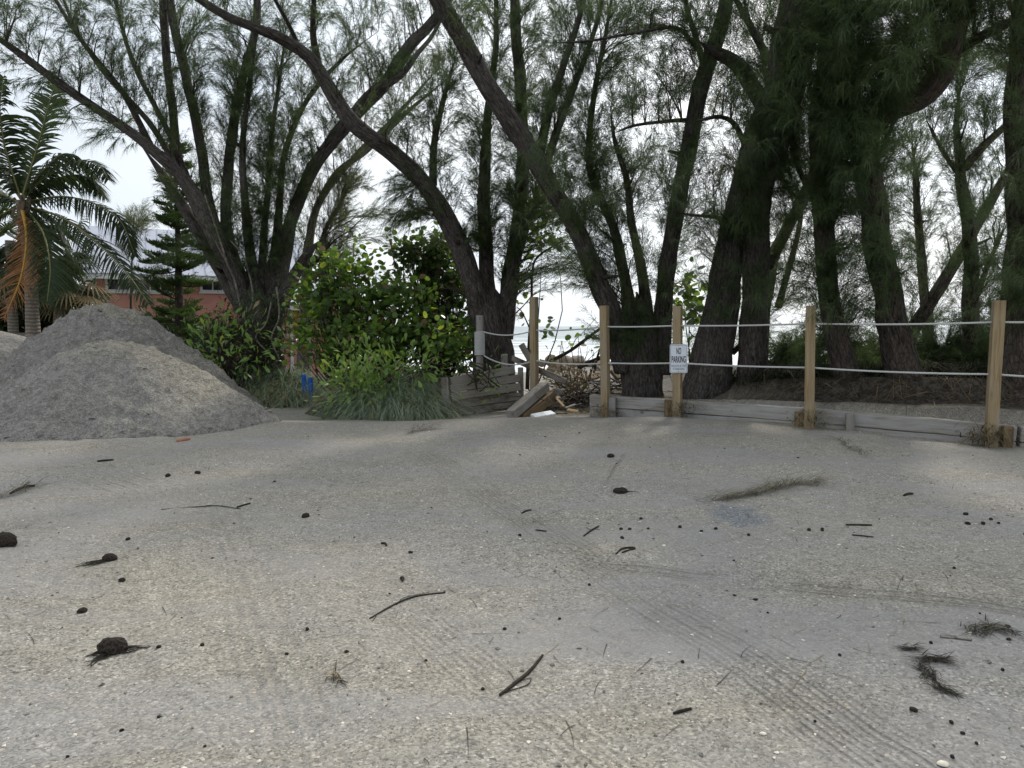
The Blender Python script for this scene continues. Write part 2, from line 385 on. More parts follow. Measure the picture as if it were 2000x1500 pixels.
def make_bark(name, dark, light, moss=None, sc_=1.0):
    m = M(name); G = m.attr('grain')
    n1 = m.noise(G, 22 * sc_, 6, 0.7, 0.6); n2 = m.noise(G, 70 * sc_, 4, 0.7); n0 = m.noise(m.pos(), 0.9, 4)
    c = m.ramp(n1, [(0.36, tuple(0.3 * v for v in dark)), (0.47, dark), (0.66, tuple(1.25 * v for v in light))])
    c = m.mix(m.ramp(n0, [(0.42, 0.0), (0.7, 0.6)]), c, tuple(1.25 * v for v in light))
    if moss: c = m.mix(m.ramp(m.noise(m.pos(), 1.7, 4), [(0.52, 0.0), (0.66, 0.55)]), c, moss)
    vb = m.n('ShaderNodeTexVoronoi', {'Vector': m.mapv(G, (26 * sc_, 26 * sc_, 30 * sc_)), 'Scale': 1.0}, feature='DISTANCE_TO_EDGE').outputs['Distance']
    c = m.mix(m.n('ShaderNodeMapRange', {0: vb, 1: 0.10, 2: 0.0, 3: 0.0, 4: 0.6}).outputs[0], c, tuple(0.3 * v for v in dark))
    h = m.math('ADD', m.math('MULTIPLY', n1, 0.08), m.math('MULTIPLY', n2, 0.02))
    h = m.math('ADD', h, m.math('MULTIPLY', m.math('MINIMUM', vb, 0.2), 0.09))
    return m.done(m.pbr(c, 0.92, m.bump(h, 1.0, 1.0), 0.12))
BARK = make_bark('pine_bark', (0.085, 0.074, 0.068), (0.155, 0.14, 0.13))
BARK_B = make_bark('brown_pine_bark', (0.07, 0.058, 0.05), (0.145, 0.12, 0.10), (0.06, 0.056, 0.05))
BARK_P = make_bark('pale_bark', (0.22, 0.20, 0.175), (0.38, 0.35, 0.31))
DEAD = make_bark('dead_wood', (0.06, 0.05, 0.042), (0.14, 0.115, 0.09))
DRIFT = make_bark('driftwood', (0.24, 0.215, 0.18), (0.40, 0.37, 0.33))
TWIG = M('twig'); TWIG = TWIG.done(TWIG.pbr((0.055, 0.045, 0.038), 0.9, None, 0.1))
def make_palm_trunk():
    m = M('palm_trunk'); G = m.attr('grain'); z = m.n('ShaderNodeSeparateXYZ', {0: G}).outputs[2]
    s = m.math('SINE', m.math('ADD', m.math('MULTIPLY', z, 2 * math.pi * 40), m.math('MULTIPLY', m.noise(G, 5, 3), 5)))
    c = m.mix(m.math('MULTIPLY_ADD', s, 0.5, 0.5), (0.17, 0.15, 0.125), (0.30, 0.27, 0.23))
    c = m.mix(0.7, c, m.ramp(m.noise(G, 30, 4), [(0.3, (0.6,) * 3), (0.7, (1.2,) * 3)]), 'MULTIPLY')
    return m.done(m.pbr(c, 0.9, m.bump(s, 0.7, 0.012), 0.15))
PALMTR = make_palm_trunk()
def make_needles(name, a, b, t):
    m = M(name); P = m.pos()
    n = m.noise(P, 1.3, 3); n2 = m.noise(P, 25, 2)
    c = m.mix(m.ramp(n, [(0.36, 0.0), (0.66, 1.0)]), a, b)
    c = m.mix(0.8, c, m.ramp(n2, [(0.3, (0.6,) * 3), (0.7, (1.35,) * 3)]), 'MULTIPLY')
    return m.leafy(c, t, 0.38, 0.6, 0.2)
NEED = make_needles('pine_needles', (0.046, 0.071, 0.036), (0.082, 0.114, 0.049), (0.125, 0.18, 0.058))
NEED_L = make_needles('olive_pine_needles', (0.075, 0.09, 0.048), (0.11, 0.125, 0.058), (0.16, 0.19, 0.07))
NORF = make_needles('norfolk_needles', (0.04, 0.07, 0.028), (0.085, 0.13, 0.042), (0.09, 0.15, 0.03))
def make_leaf(name, a, b, t, f=0.35, rough=0.4, sc_=2.0):
    m = M(name); P = m.pos(); oi = m.n('ShaderNodeObjectInfo').outputs['Random']
    n = m.math('ADD', m.noise(P, sc_ * 4, 3), m.math('MULTIPLY', m.math('SUBTRACT', oi, 0.5), 0.35))
    c = m.mix(m.ramp(n, [(0.35, 0.0), (0.68, 1.0)]), a, b)
    return m.leafy(c, t, f, rough, 0.4 if rough < 0.6 else 0.12)
GRAPE = make_leaf('sea_grape_leaf', (0.062, 0.115, 0.030), (0.15, 0.23, 0.055), (0.26, 0.42, 0.06), 0.42, 0.28)
GRAPE_D = make_leaf('dark_sea_grape_leaf', (0.05, 0.085, 0.03), (0.10, 0.155, 0.042), (0.14, 0.25, 0.04), 0.35, 0.3)
GRAPE_Y = make_leaf('yellowing_sea_grape_leaf', (0.20, 0.28, 0.05), (0.33, 0.36, 0.07), (0.50, 0.62, 0.07), 0.5, 0.3)
SPAT = make_leaf('succulent_leaf', (0.105, 0.195, 0.055), (0.22, 0.33, 0.085), (0.28, 0.46, 0.08), 0.38, 0.28)
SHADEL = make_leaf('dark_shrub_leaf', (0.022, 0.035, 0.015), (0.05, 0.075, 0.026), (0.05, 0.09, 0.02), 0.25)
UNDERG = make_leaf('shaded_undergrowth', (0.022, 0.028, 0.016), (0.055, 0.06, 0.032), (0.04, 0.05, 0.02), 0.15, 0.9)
DRYLEAF = make_leaf('dry_leaf', (0.16, 0.11, 0.06), (0.34, 0.27, 0.17), (0.2, 0.14, 0.06), 0.2, 0.7)
GRASS = make_leaf('blade_grass', (0.12, 0.18, 0.115), (0.30, 0.37, 0.26), (0.28, 0.40, 0.18), 0.32, 0.36)
GRASS_P = make_leaf('pale_blade_grass', (0.26, 0.32, 0.24), (0.42, 0.46, 0.36), (0.30, 0.38, 0.22), 0.25, 0.3)  # pale copy of the blades, paints in highlights on the grass
DRYG = make_leaf('dry_grass', (0.18, 0.14, 0.075), (0.34, 0.28, 0.16), (0.22, 0.17, 0.08), 0.2, 0.75)
PALML = make_leaf('palm_leaflet', (0.030, 0.046, 0.024), (0.062, 0.082, 0.040), (0.08, 0.12, 0.03), 0.15, 0.62)
PALMD = make_leaf('dying_palm_leaflet', (0.16, 0.065, 0.03), (0.30, 0.15, 0.07), (0.25, 0.10, 0.03), 0.25, 0.6)
RACH = M('palm_rachis'); RACH = RACH.done(RACH.pbr((0.20, 0.19, 0.07), 0.5))
RACHD = M('dying_palm_rachis'); RACHD = RACHD.done(RACHD.pbr((0.42, 0.24, 0.04), 0.5))
FIBRE = M('palm_fibre'); FIBRE = FIBRE.done(FIBRE.pbr((0.12, 0.09, 0.06), 0.95))
def make_wood(name, a, b, knots=True, sc_=1.0, grey=None):
    m = M(name); G = m.attr('grain')
    g = m.mapv(G, (34 * sc_, 34 * sc_, 1.3 * sc_))
    n = m.noise(g, 1.0, 5, 0.65, 0.8); f = m.noise(m.mapv(G, (160, 160, 5)), 1.0, 3, 0.6)
    c = m.ramp(n, [(0.3, tuple(0.62 * v for v in a)), (0.46, a), (0.7, b)])
    c = m.mix(0.6, c, m.ramp(f, [(0.3, (0.7,) * 3), (0.7, (1.15,) * 3)]), 'MULTIPLY')
    if grey: c = m.mix(m.ramp(m.noise(m.mapv(G, (5, 5, 1.5)), 1.0, 4), [(0.40, 0.0), (0.62, 0.85)]), c, grey)
    if knots:
        v = m.n('ShaderNodeTexVoronoi', {'Vector': m.mapv(G, (4, 4, 2.6)), 'Scale': 1.0})
        c = m.mix(m.n('ShaderNodeMapRange', {0: v.outputs['Distance'], 1: 0.16, 2: 0.06, 3: 0.0, 4: 0.75}).outputs[0], c, tuple(0.3 * x for x in a))
    h = m.math('ADD', m.math('MULTIPLY', n, 0.006), m.math('MULTIPLY', f, 0.003))
    return m.done(m.pbr(c, 0.85, m.bump(h, 0.8, 1.0), 0.15))
POSTW = make_wood('treated_pine', (0.29, 0.215, 0.12), (0.42, 0.325, 0.20), True, 1.0, (0.33, 0.275, 0.195))
OLDW = make_wood('weathered_timber', (0.20, 0.18, 0.15), (0.31, 0.285, 0.25), True, 1.0, (0.27, 0.26, 0.25))
PALEW = make_wood('grey_landscape_timber', (0.27, 0.25, 0.215), (0.40, 0.385, 0.355), True, 1.0, (0.36, 0.355, 0.35))
WALLW = make_wood('stained_plank', (0.20, 0.178, 0.145), (0.33, 0.30, 0.255), True, 1.0, (0.25, 0.235, 0.21))
DARKW = make_wood('dark_wet_timber', (0.10, 0.082, 0.06), (0.20, 0.165, 0.12), True, 1.0, (0.27, 0.26, 0.24))
BROWNW = make_wood('brown_split_timber', (0.17, 0.122, 0.072), (0.29, 0.22, 0.14))
FRESHW = make_wood('fresh_board', (0.42, 0.28, 0.14), (0.55, 0.41, 0.24), False)
def plain(name, col, rough=0.6, spec=0.3, var=0.12, sc_=6, metal=0.0):
    m = M(name); n = m.noise(m.pos(), sc_, 5, 0.6)
    c = m.mix(1.0, col, m.ramp(n, [(0.3, (1 - var,) * 3), (0.7, (1 + var,) * 3)]), 'MULTIPLY')
    return m.done(m.pbr(c, rough, m.bump(n, 0.15, 0.02), spec, **({'Metallic': metal} if metal else {})))
def make_rope():
    m = M('white_rope'); G = m.attr('grain'); x = m.n('ShaderNodeSeparateXYZ', {0: G})
    s = m.math('SINE', m.math('ADD', m.math('MULTIPLY', x.outputs[2], 2 * math.pi * 28), m.math('MULTIPLY', m.math('ARCTAN2', x.outputs[0], x.outputs[1]), 3)))
    c = m.mix(m.math('MULTIPLY_ADD', s, 0.5, 0.5), (0.50, 0.50, 0.49), (0.68, 0.68, 0.66))
    return m.done(m.pbr(c, 0.8, m.bump(s, 0.6, 0.006), 0.2))
ROPE = make_rope()
SALMON = plain('salmon_siding', (0.62, 0.315, 0.245), 0.75, 0.2, 0.08, 3)
ORANGE = plain('orange_panel', (0.52, 0.24, 0.075), 0.7, 0.2, 0.1, 2)
TRIM = plain('white_trim', (0.80, 0.80, 0.78), 0.6, 0.3, 0.06, 3)
ROOF = plain('galvanised_roof', (0.44, 0.46, 0.53), 0.4, 0.5, 0.05, 0.6)
GLASS = M('dark_glass'); GLASS = GLASS.done(GLASS.pbr((0.02, 0.022, 0.025), 0.08, None, 0.6))
SKIRT = plain('dark_skirting', (0.06, 0.05, 0.042), 0.9, 0.1, 0.3, 5)
BLUE = plain('blue_paint', (0.015, 0.13, 0.46), 0.5, 0.4, 0.15, 9)
SIGNW = plain('sign_white', (0.70, 0.74, 0.80), 0.45, 0.4, 0.05, 12)
INK = plain('sign_ink', (0.03, 0.03, 0.035), 0.6, 0.2, 0.2, 40)
INKG = plain('faded_sign_ink', (0.16, 0.20, 0.22), 0.6, 0.2, 0.3, 40)
STEEL = plain('bolt_steel', (0.28, 0.27, 0.26), 0.5, 0.5, 0.3, 60, 0.7)
FOAMB = plain('white_foam_board', (0.66, 0.70, 0.74), 0.6, 0.3, 0.15, 12)
def make_rock():
    m = M('limestone'); P = m.pos(); n = m.noise(P, 2.5, 6, 0.65); n2 = m.noise(P, 14, 5, 0.7)
    c = m.ramp(n, [(0.32, (0.15, 0.125, 0.10)), (0.5, (0.31, 0.265, 0.21)), (0.7, (0.42, 0.375, 0.31))])
    c = m.mix(0.7, c, m.ramp(n2, [(0.3, (0.65,) * 3), (0.7, (1.2,) * 3)]), 'MULTIPLY')
    return m.done(m.pbr(c, 0.9, m.bump(n2, 0.8, 0.06), 0.15))
ROCK = make_rock()
CHAR = plain('charred_cone', (0.035, 0.029, 0.024), 0.95, 0.08, 0.75, 90)
WEED = plain('dried_seaweed', (0.035, 0.03, 0.022), 0.85, 0.15, 0.5, 40)
SHELL = plain('shell', (0.66, 0.60, 0.50), 0.5, 0.3, 0.2, 60)
OLIVE = plain('olive_weed', (0.10, 0.095, 0.045), 0.85, 0.15, 0.4, 30)
BRICKM = plain('orange_brick_chip', (0.34, 0.15, 0.09), 0.85, 0.15, 0.2, 30)
def make_sea():
    m = M('sea_water'); P = m.pos(); sp = m.n('ShaderNodeSeparateXYZ', {0: P}); y = sp.outputs[1]
    w1 = m.noise(m.mapv(P, (0.03, 0.20, 0.1), (0, 0, 0.10)), 1.0, 5, 0.6, 0.5)
    w2 = m.noise(m.mapv(P, (0.25, 0.9, 0.3), (0, 0, 0.10)), 1.0, 5, 0.65)
    near = m.n('ShaderNodeMapRange', {0: y, 1: 260.0, 2: 55.0, 3: 0.0, 4: 0.17}).outputs[0]
    foam = m.ramp(m.math('ADD', m.math('ADD', m.math('MULTIPLY', w1, 0.72), m.math('MULTIPLY', w2, 0.28)), near), [(0.60, 0.0), (0.66, 1.0)])
    body = m.mix(m.n('ShaderNodeMapRange', {0: y, 1: 60.0, 2: 600.0, 3: 0.0, 4: 1.0}).outputs[0], (0.20, 0.26, 0.26), (0.10, 0.16, 0.18))
    c = m.mix(foam, body, (0.72, 0.75, 0.76))
    h = m.math('ADD', m.math('MULTIPLY', w2, 0.5), m.math('MULTIPLY', w1, 1.2))
    r = m.n('ShaderNodeMapRange', {0: foam, 1: 0.0, 2: 1.0, 3: 0.28, 4: 0.8}).outputs[0]
    return m.done(m.pbr(c, r, m.bump(h, 0.5, 0.8), 0.35))
SEA = make_sea()

# ------------------------------------------------------------------ the setting: sand, sea
def graded(segs):
    out = []
    for a, b, s in segs: out.append(np.arange(a, b - 1e-6, s))
    return np.r_[np.concatenate(out), segs[-1][1]]
def grid_mesh(name, xs, ys, zf, mat_, attrf=None):
    X, Y = np.meshgrid(xs, ys); Z = zf(X, Y)
    V = np.stack([X, Y, Z], -1).reshape(-1, 3)
    n, k = len(ys), len(xs); i = np.arange(n * k).reshape(n, k)
    F = np.stack([i[:-1, :-1], i[:-1, 1:], i[1:, 1:], i[1:, :-1]], -1).reshape(-1, 4)
    return mesh(name, V, F, mat_, None, {k_: f(X, Y).ravel() for k_, f in (attrf or {}).items()})
def sand_height(x, y):
    z = GH(x, y)
    fine = 1 - sst(11, 16, y)
    z = z + 0.05 * fine * np.exp(-((x + 5.6) / 2.6) ** 2 - ((y - 9.6) / 1.0) ** 2) * np.maximum(fbm(x * 2.2, y * 2.2, 0, 61, 4) + 0.2, 0)
    z = z + fine * (0.016 * fbm(x * 1.6, y * 1.6, 0, 21, 3) + 0.005 * fbm(x * 7, y * 7, 0, 31, 2))
    for (x0, y0, x1, y1, wd, sp, st) in TRACKS:
        L = math.hypot(x1 - x0, y1 - y0); d = ((x1 - x0) / L, (y1 - y0) / L)
        al = (x - x0) * d[0] + (y - y0) * d[1]; pe = -(x - x0) * d[1] + (y - y0) * d[0] + 0.06 * vnoise(x * 0.8, y * 0.8, 0, 77)
        mk = sst(-0.3, 0.6, al) * (1 - sst(L - 0.6, L + 0.3, al))
        z = z + mk * st * (-0.014 * np.exp(-(pe / (wd * 0.5)) ** 4) + 0.012 * np.exp(-((np.abs(pe) - wd * 0.62) / 0.10) ** 2))
    return z
xs = graded([(-260, -60, 20), (-60, -20, 2.0), (-20, -6.5, 0.16), (-6.5, 6.5, 0.052), (6.5, 14, 0.14), (14, 40, 1.0), (40, 260, 20)])
ys = graded([(-80, -4, 6), (-4, 1.5, 0.5), (1.5, 8.5, 0.044), (8.5, 17, 0.10), (17, 40, 0.3), (40, 80, 1.5), (80, 400, 20)])
def litter_mask(X, Y):
    s = behind(X, Y)
    return sst(0.25, 0.9, s) * sst(0.6, 1.8, X) * (0.55 + 0.45 * sst(3.8, 5.2, X)) * (1 - 0.6 * sst(9, 15, s) * (1 - sst(3.0, 4.2, X))) + 0.9 * sst(15.5, 18, Y) * sst(-1.0, -2.0, X) * (1 - sst(-9.5, -12, X))  # litter tone runs on at far right to paint in shade there
put('sand_ground', grid_mesh('sand_ground', xs, ys, sand_height, SAND, {'litter': litter_mask}), None, kind='structure')
sx_ = graded([(-6000, -400, 400), (-400, -40, 20), (-40, 60, 1.6), (60, 400, 20), (400, 6000, 400)])
sy_ = graded([(30, 120, 0.5), (120, 320, 2.0), (320, 1000, 20), (1000, 8000, 500)])
def sea_h(x, y):
    am = 1 - sst(150, 320, y)
    return -1.3 + am * (0.30 * np.maximum(vnoise(x * 0.03 + 4, y * 0.16 + 0.02 * x), 0) + 0.10 * fbm(x * 0.12, y * 0.5, 0, 8, 3))
put('sea', grid_mesh('sea', sx_, sy_, sea_h, SEA), None, kind='structure')

# ------------------------------------------------------------------ sand piles
def sand_pile(label, cx, cy, skew, hgt, rad, top, mat_, lump, seed, res=0.05, stretch=(1, 1), rot=0.0, dry_lit=(0.45, 0.7, 0.6)):
    ext = max(rad * stretch[0], rad * stretch[1]) * (1 + abs(skew)) + 0.6
    base = float(GH(cx, cy))
    n = int(2 * ext / res)
    a = np.linspace(-ext, ext, n); X, Y = np.meshgrid(a, a)
    cr_, sr_ = math.cos(rot), math.sin(rot)
    U = (X * cr_ + Y * sr_) / stretch[0]; W = (-X * sr_ + Y * cr_) / stretch[1]
    ang = np.arctan2(W, U)
    rr = np.hypot(U, W) * (1 + 0.09 * vnoise(np.cos(ang) * 1.7 + seed, np.sin(ang) * 1.7) + 0.03 * vnoise(np.cos(ang) * 6, np.sin(ang) * 6 + seed)) / (1 + skew * np.cos(ang))
    t = np.clip(1 - rr / rad, -0.2, 1)
    h = hgt * (np.where(t < 1 - top, t / (1 - top * 0.5), 0)) 
    tt = np.clip((t - (1 - top)) / top, 0, 1)
    h = np.where(t >= 1 - top, hgt * ((1 - top) / (1 - top * 0.5) + (top * tt - top * tt * tt * 0.5) / (1 - top * 0.5)), h)
    h = h - 0.05 * hgt * np.exp(-((t - 0.0) / 0.12) ** 2) * 0
    wx, wy = X + cx, Y + cy
    env = sst(-0.02, 0.12, t)
    h = h + env * (lump * 0.55 * fbm(wx * 14, wy * 14, h * 9, seed + 8, 2) * (0.4 + 0.6 * sst(-0.2, 0.5, fbm(wx * 1.1, wy * 1.1, 0, seed + 31, 2))) + lump * 0.9 * fbm(wx * 1.3, wy * 1.3, h * 1.3, seed, 3) + lump * 0.75 * fbm(wx * 6.5, wy * 6.5, h * 5, seed + 4, 3))
    topm = sst(0.55, 0.9, t)
    h = h + lump * 1.1 * topm * np.maximum(fbm(wx * 5, wy * 5, 0, seed + 14, 2), 0)
    foot = np.exp(-((t - 0.02) / 0.05) ** 2)
    h = h + foot * 0.05 * np.maximum(fbm(wx * 3, wy * 3, 0, seed + 20, 3), 0)
    Z = GH(wx, wy) + np.where(t > 0, np.maximum(h, 0.0) , -0.06 + 0.4 * t) 
    V = np.stack([X, Y, Z - base], -1).reshape(-1, 3)
    i = np.arange(n * n).reshape(n, n)
    F = np.stack([i[:-1, :-1], i[:-1, 1:], i[1:, 1:], i[1:, :-1]], -1).reshape(-1, 4)
    keep = (t.ravel()[F].max(1) > -0.12)
    dry = sst(dry_lit[0], 0.97, t) * dry_lit[1] + dry_lit[2] * sst(0.1, 0.8, np.cos(ang - 0.2)) * sst(0.05, 0.3, t)  # tan crest and right slope: sunlit tone painted in along with dry crust
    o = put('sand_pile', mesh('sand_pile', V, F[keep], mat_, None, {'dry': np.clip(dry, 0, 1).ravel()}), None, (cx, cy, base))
    if lump > 0.03:
        tv = t.ravel(); kk = np.where((tv > 0.0) & (tv < 1))[0]
        wgt = np.where(tv[kk] > 0.55, 1.0, 0.25) + 2.5 * np.exp(-((tv[kk] - 0.03) / 0.04) ** 2); n2_ = 520
        ci = rng.choice(kk, n2_, p=wgt / wgt.sum()); bm = bmesh.new(); bmesh.ops.create_icosphere(bm, subdivisions=1, radius=1)
        v0 = np.array([v.co for v in bm.verts]); f0 = np.array([[v.index for v in f.verts] for f in bm.faces]); bm.free()
        sz = 0.012 * rng.lognormal(0, 0.5, n2_) * (0.7 + lump * 6)
        L = v0[None] * (1 + 0.22 * rng.normal(size=(n2_, len(v0), 1))) * sz[:, None, None] * np.stack([rng.uniform(.8, 1.5, n2_), rng.uniform(.8, 1.5, n2_), np.full(n2_, .7)], 1)[:, None]
        VV = (L + V[ci][:, None]).reshape(-1, 3); FF = (np.arange(n2_)[:, None, None] * len(v0) + f0[None]).reshape(-1, 3)
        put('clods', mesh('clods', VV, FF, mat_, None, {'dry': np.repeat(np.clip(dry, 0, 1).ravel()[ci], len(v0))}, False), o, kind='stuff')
    return tag(o, label, 'sand pile', 'sand piles dumped beside the bushes')
sand_pile('tallest grey sand pile with lumpy crown, behind the front pile', *at(210, 700, 14.9)[:2], 0.10, 2.14, 2.98, 0.42, PILE_SH, 0.095, 2, 0.04, (1.0, 0.95), 0.0, (0.66, 0.9, 0.25))  # low weights keep the back pile's face grey, as painted shade
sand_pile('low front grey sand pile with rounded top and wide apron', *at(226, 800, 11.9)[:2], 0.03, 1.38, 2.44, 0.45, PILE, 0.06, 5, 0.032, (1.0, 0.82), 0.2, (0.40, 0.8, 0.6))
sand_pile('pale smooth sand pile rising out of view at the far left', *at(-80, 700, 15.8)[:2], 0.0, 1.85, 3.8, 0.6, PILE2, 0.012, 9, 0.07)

# ------------------------------------------------------------------ Australian pines
class Needles:
    def __init__(s, tri=False): s.p, s.d, s.l, s.w, s.dr = [], [], [], [], []; s.tri = tri
    def add(s, p, d, l, wd, droop):
        s.p.append(p); s.d.append(d); s.l.append(l); s.w.append(np.broadcast_to(wd, (len(p),))); s.dr.append(np.broadcast_to(droop, (len(p),)))
    def arrays(s):
        p, d, l, wd, dr = (np.concatenate(x) for x in (s.p, s.d, s.l, s.w, s.dr))
        d = d / (np.linalg.norm(d, axis=1)[:, None] + 1e-9)
        q = rng.normal(size=d.shape); sd_ = np.cross(d, q); sd_ /= np.linalg.norm(sd_, axis=1)[:, None] + 1e-9
        dn = np.array((0, 0, -1.0))
        mid = p + d * (l * 0.5)[:, None] + dn * (l * dr * 0.16)[:, None]
        tip = p + d * (l * 0.92)[:, None] + dn * (l * dr * 0.62)[:, None]
        hw = (wd * 0.5)[:, None]
        if s.tri:
            V = np.stack([p - sd_ * hw, p + sd_ * hw, tip], 1).reshape(-1, 3)
            return V, np.zeros((0, 4), int), np.arange(len(p))[:, None] * 3 + np.array([[0, 1, 2]])
        V = np.stack([p, mid + sd_ * hw, mid - sd_ * hw, tip], 1).reshape(-1, 3)
        b = np.arange(len(p))[:, None] * 4
        return V, np.zeros((0, 4), int), np.concatenate([b + np.array([[0, 1, 2]]), b + np.array([[2, 1, 3]])])
def rdir(n): v = rng.normal(size=(n, 3)); return v / np.linalg.norm(v, axis=1)[:, None]
TREES = []
def pine(label, d, stems, bark=None, need=None, rim=None, name='pine_tree', sway=0.4, nw=0.0084, group='Australian pines', ws=1.0):
    """stems: (kind, [(px, py, diameter px)...], depth offset at the end, foliage weight)."""
    t = dict(label=label, d=d, stems=[], bark=bark or BARK, need=need or NEED, N=Needles(d > 16.5), tw=MB(), nw=nw, name=name, group=group)
    for kind, pts, dz, fw in stems:
        n = len(pts); Ys = [d + dz * (i / (n - 1)) for i in range(n)]
        P = np.array([at(x, y, Y) for (x, y, _), Y in zip(pts, Ys)]); r = np.array([ws * w_ * Y / FPX / 2 for (_, _, w_), Y in zip(pts, Ys)])
        L = np.linalg.norm(np.diff(P, axis=0), axis=1).sum(); k = max(10, int(L / 0.13))
        C = catmull(P, k); cs = np.r_[0, np.cumsum(np.linalg.norm(np.diff(P, axis=0), axis=1))]
        rr = np.interp(np.linspace(0, cs[-1], k), cs, r)
        if pts[-1][1] > 0 and kind != 'trunk' or (kind == 'trunk' and pts[-1][2] < 20): rr = rr * (1 - 0.8 * sst(0.80, 1.0, np.linspace(0, 1, k)))
        j = 0.35 * rr[:, None] * np.stack([vnoise(np.arange(k) * 0.13, len(TREES) * 9 + 1.3 * len(t['stems'])), vnoise(np.arange(k) * 0.13, 300 + len(TREES) * 9 + 1.3 * len(t['stems'])), np.zeros(k)], 1)
        C = C + j * np.linspace(0, 1, k)[:, None] ** 0.5
        t['stems'].append((kind, C, rr, fw))
    TREES.append(t); return t
D_ = {}
# --- the big many-stemmed pine on the left
D_['T1'] = pine('many-stemmed grey pine fanning out behind the tallest sand pile', 19.0, [
    ('trunk', [(512, 800, 105), (510, 700, 86), (507, 640, 72), (504, 600, 66), (500, 560, 50), (497, 515, 14)], 0, 0),
    ('limb', [(492, 640, 44), (470, 560, 42), (440, 490, 42), (412, 445, 40), (352, 345, 29), (300, 296, 24), (250, 255, 21), (125, 170, 18), (0, 78, 15), (-110, 10, 11)], -2.0, 1),
    ('limb', [(488, 620, 40), (440, 540, 40), (400, 470, 34), (368, 420, 28), (330, 360, 20), (298, 315, 15), (276, 285, 9)], 0.9, .5),
    ('limb', [(430, 470, 30), (408, 395, 24), (388, 260, 22), (368, 165, 21), (340, 40, 19), (318, -150, 14)], 0.6, 1),
    ('limb', [(390, 420, 24), (360, 350, 21), (345, 290, 19), (330, 150, 18), (320, 20, 17), (314, -140, 12)], 1.0, 1),
    ('limb', [(470, 560, 34), (448, 470, 28), (441, 420, 25), (446, 320, 22), (470, 170, 20), (498, 50, 17), (510, -120, 11)], 1.0, 1.2),
    ('limb', [(500, 590, 34), (486, 480, 22), (478, 380, 17), (474, 280, 14), (490, 150, 11), (505, 0, 8), (510, -100, 6)], -0.5, 1.3),
    ('limb', [(510, 600, 30), (512, 500, 18), (520, 400, 14), (530, 280, 11), (545, 160, 8), (560, 40, 5)], 0.8, 1.3),
    ('limb', [(524, 620, 44), (546, 540, 38), (560, 470, 33), (572, 420, 29), (615, 325, 28), (670, 250, 30), (715, 200, 30), (755, 160, 27), (800, 92, 25), (845, 45, 21), (910, -50, 15)], 1.2, 1),
    ('limb', [(745, 175, 14), (785, 145, 14), (815, 105, 11), (850, 60, 9), (895, -40, 6)], 1.3, .6),
    ('limb', [(515, 600, 30), (540, 470, 20), (548, 380, 15), (556, 300, 13), (598, 200, 11), (665, 120, 9), (740, 60, 5)], 1.8, 1),
    ('limb', [(535, 630, 36), (560, 570, 34), (585, 520, 22), (606, 490, 16), (640, 460, 9)], -0.6, .2),
    ('limb', [(300, 296, 15), (240, 180, 12), (160, 80, 10), (90, -30, 7)], -1.4, 1.1),
    ('limb', [(372, 380, 15), (300, 250, 13), (210, 150, 10), (150, 60, 8), (110, -40, 6)], 0.2, 1),
    ('limb', [(400, 430, 16), (330, 260, 12), (260, 120, 10), (225, 0, 7), (215, -60, 6)], 1.2, 1)], ws=0.84)
D_['T1b'] = pine('slender pale pine with two bare stems arching right beside a broken stump', 21.0, [
    ('trunk', [(592, 760, 30), (596, 600, 24), (603, 480, 17), (622, 400, 13), (660, 335, 12), (720, 290, 11), (800, 215, 9), (890, 140, 7)], 0.5, .8),
    ('limb', [(600, 520, 16), (612, 430, 13), (640, 370, 11), (700, 300, 10), (760, 240, 8), (860, 130, 6)], 1.2, .7),
    ('limb', [(636, 640, 26), (634, 540, 24), (634, 470, 22), (642, 452, 16)], 0.3, .5),
    ('limb', [(610, 520, 10), (640, 440, 8), (672, 385, 5), (690, 340, 3)], -0.4, 1.3)], BARK_P, NEED_L)
# --- centre pine
D_['T2'] = pine('centre pine behind the leaning planks whose main limb arches left over the lot', 17.0, [
    ('trunk', [(968, 800, 112), (966, 740, 96), (962, 670, 84), (958, 610, 72), (955, 560, 40), (953, 530, 12)], 0, 0),
    ('limb', [(945, 650, 50), (925, 560, 44), (888, 455, 42), (838, 368, 36), (770, 300, 32), (692, 240, 34), (640, 165, 29), (598, 110, 25), (545, 74, 22), (500, 55, 19), (440, 30, 17), (370, -15, 14), (290, -70, 9)], -3.5, .7),
    ('limb', [(980, 660, 46), (1000, 520, 34), (1014, 420, 28), (1020, 300, 26), (1014, 150, 24), (1006, 20, 21), (1000, -140, 14)], 1.0, 1.3),
    ('limb', [(958, 650, 44), (948, 480, 30), (946, 350, 24), (952, 240, 18), (966, 120, 13), (970, -20, 8)], 0.8, 1.2),
    ('limb', [(846, 362, 18), (848, 280, 14), (868, 190, 11), (892, 105, 7)], -1.0, 1.1),
    ('limb', [(622, 128, 16), (612, 70, 13), (613, 0, 10), (620, -90, 7)], -2.6, .7),
    ('limb', [(590, 105, 12), (560, 40, 9), (520, -30, 7)], -2.7, .6),
    ('limb', [(992, 580, 22), (1020, 470, 17), (1050, 380, 13), (1080, 300, 8)], 1.8, .9)], ws=0.9)
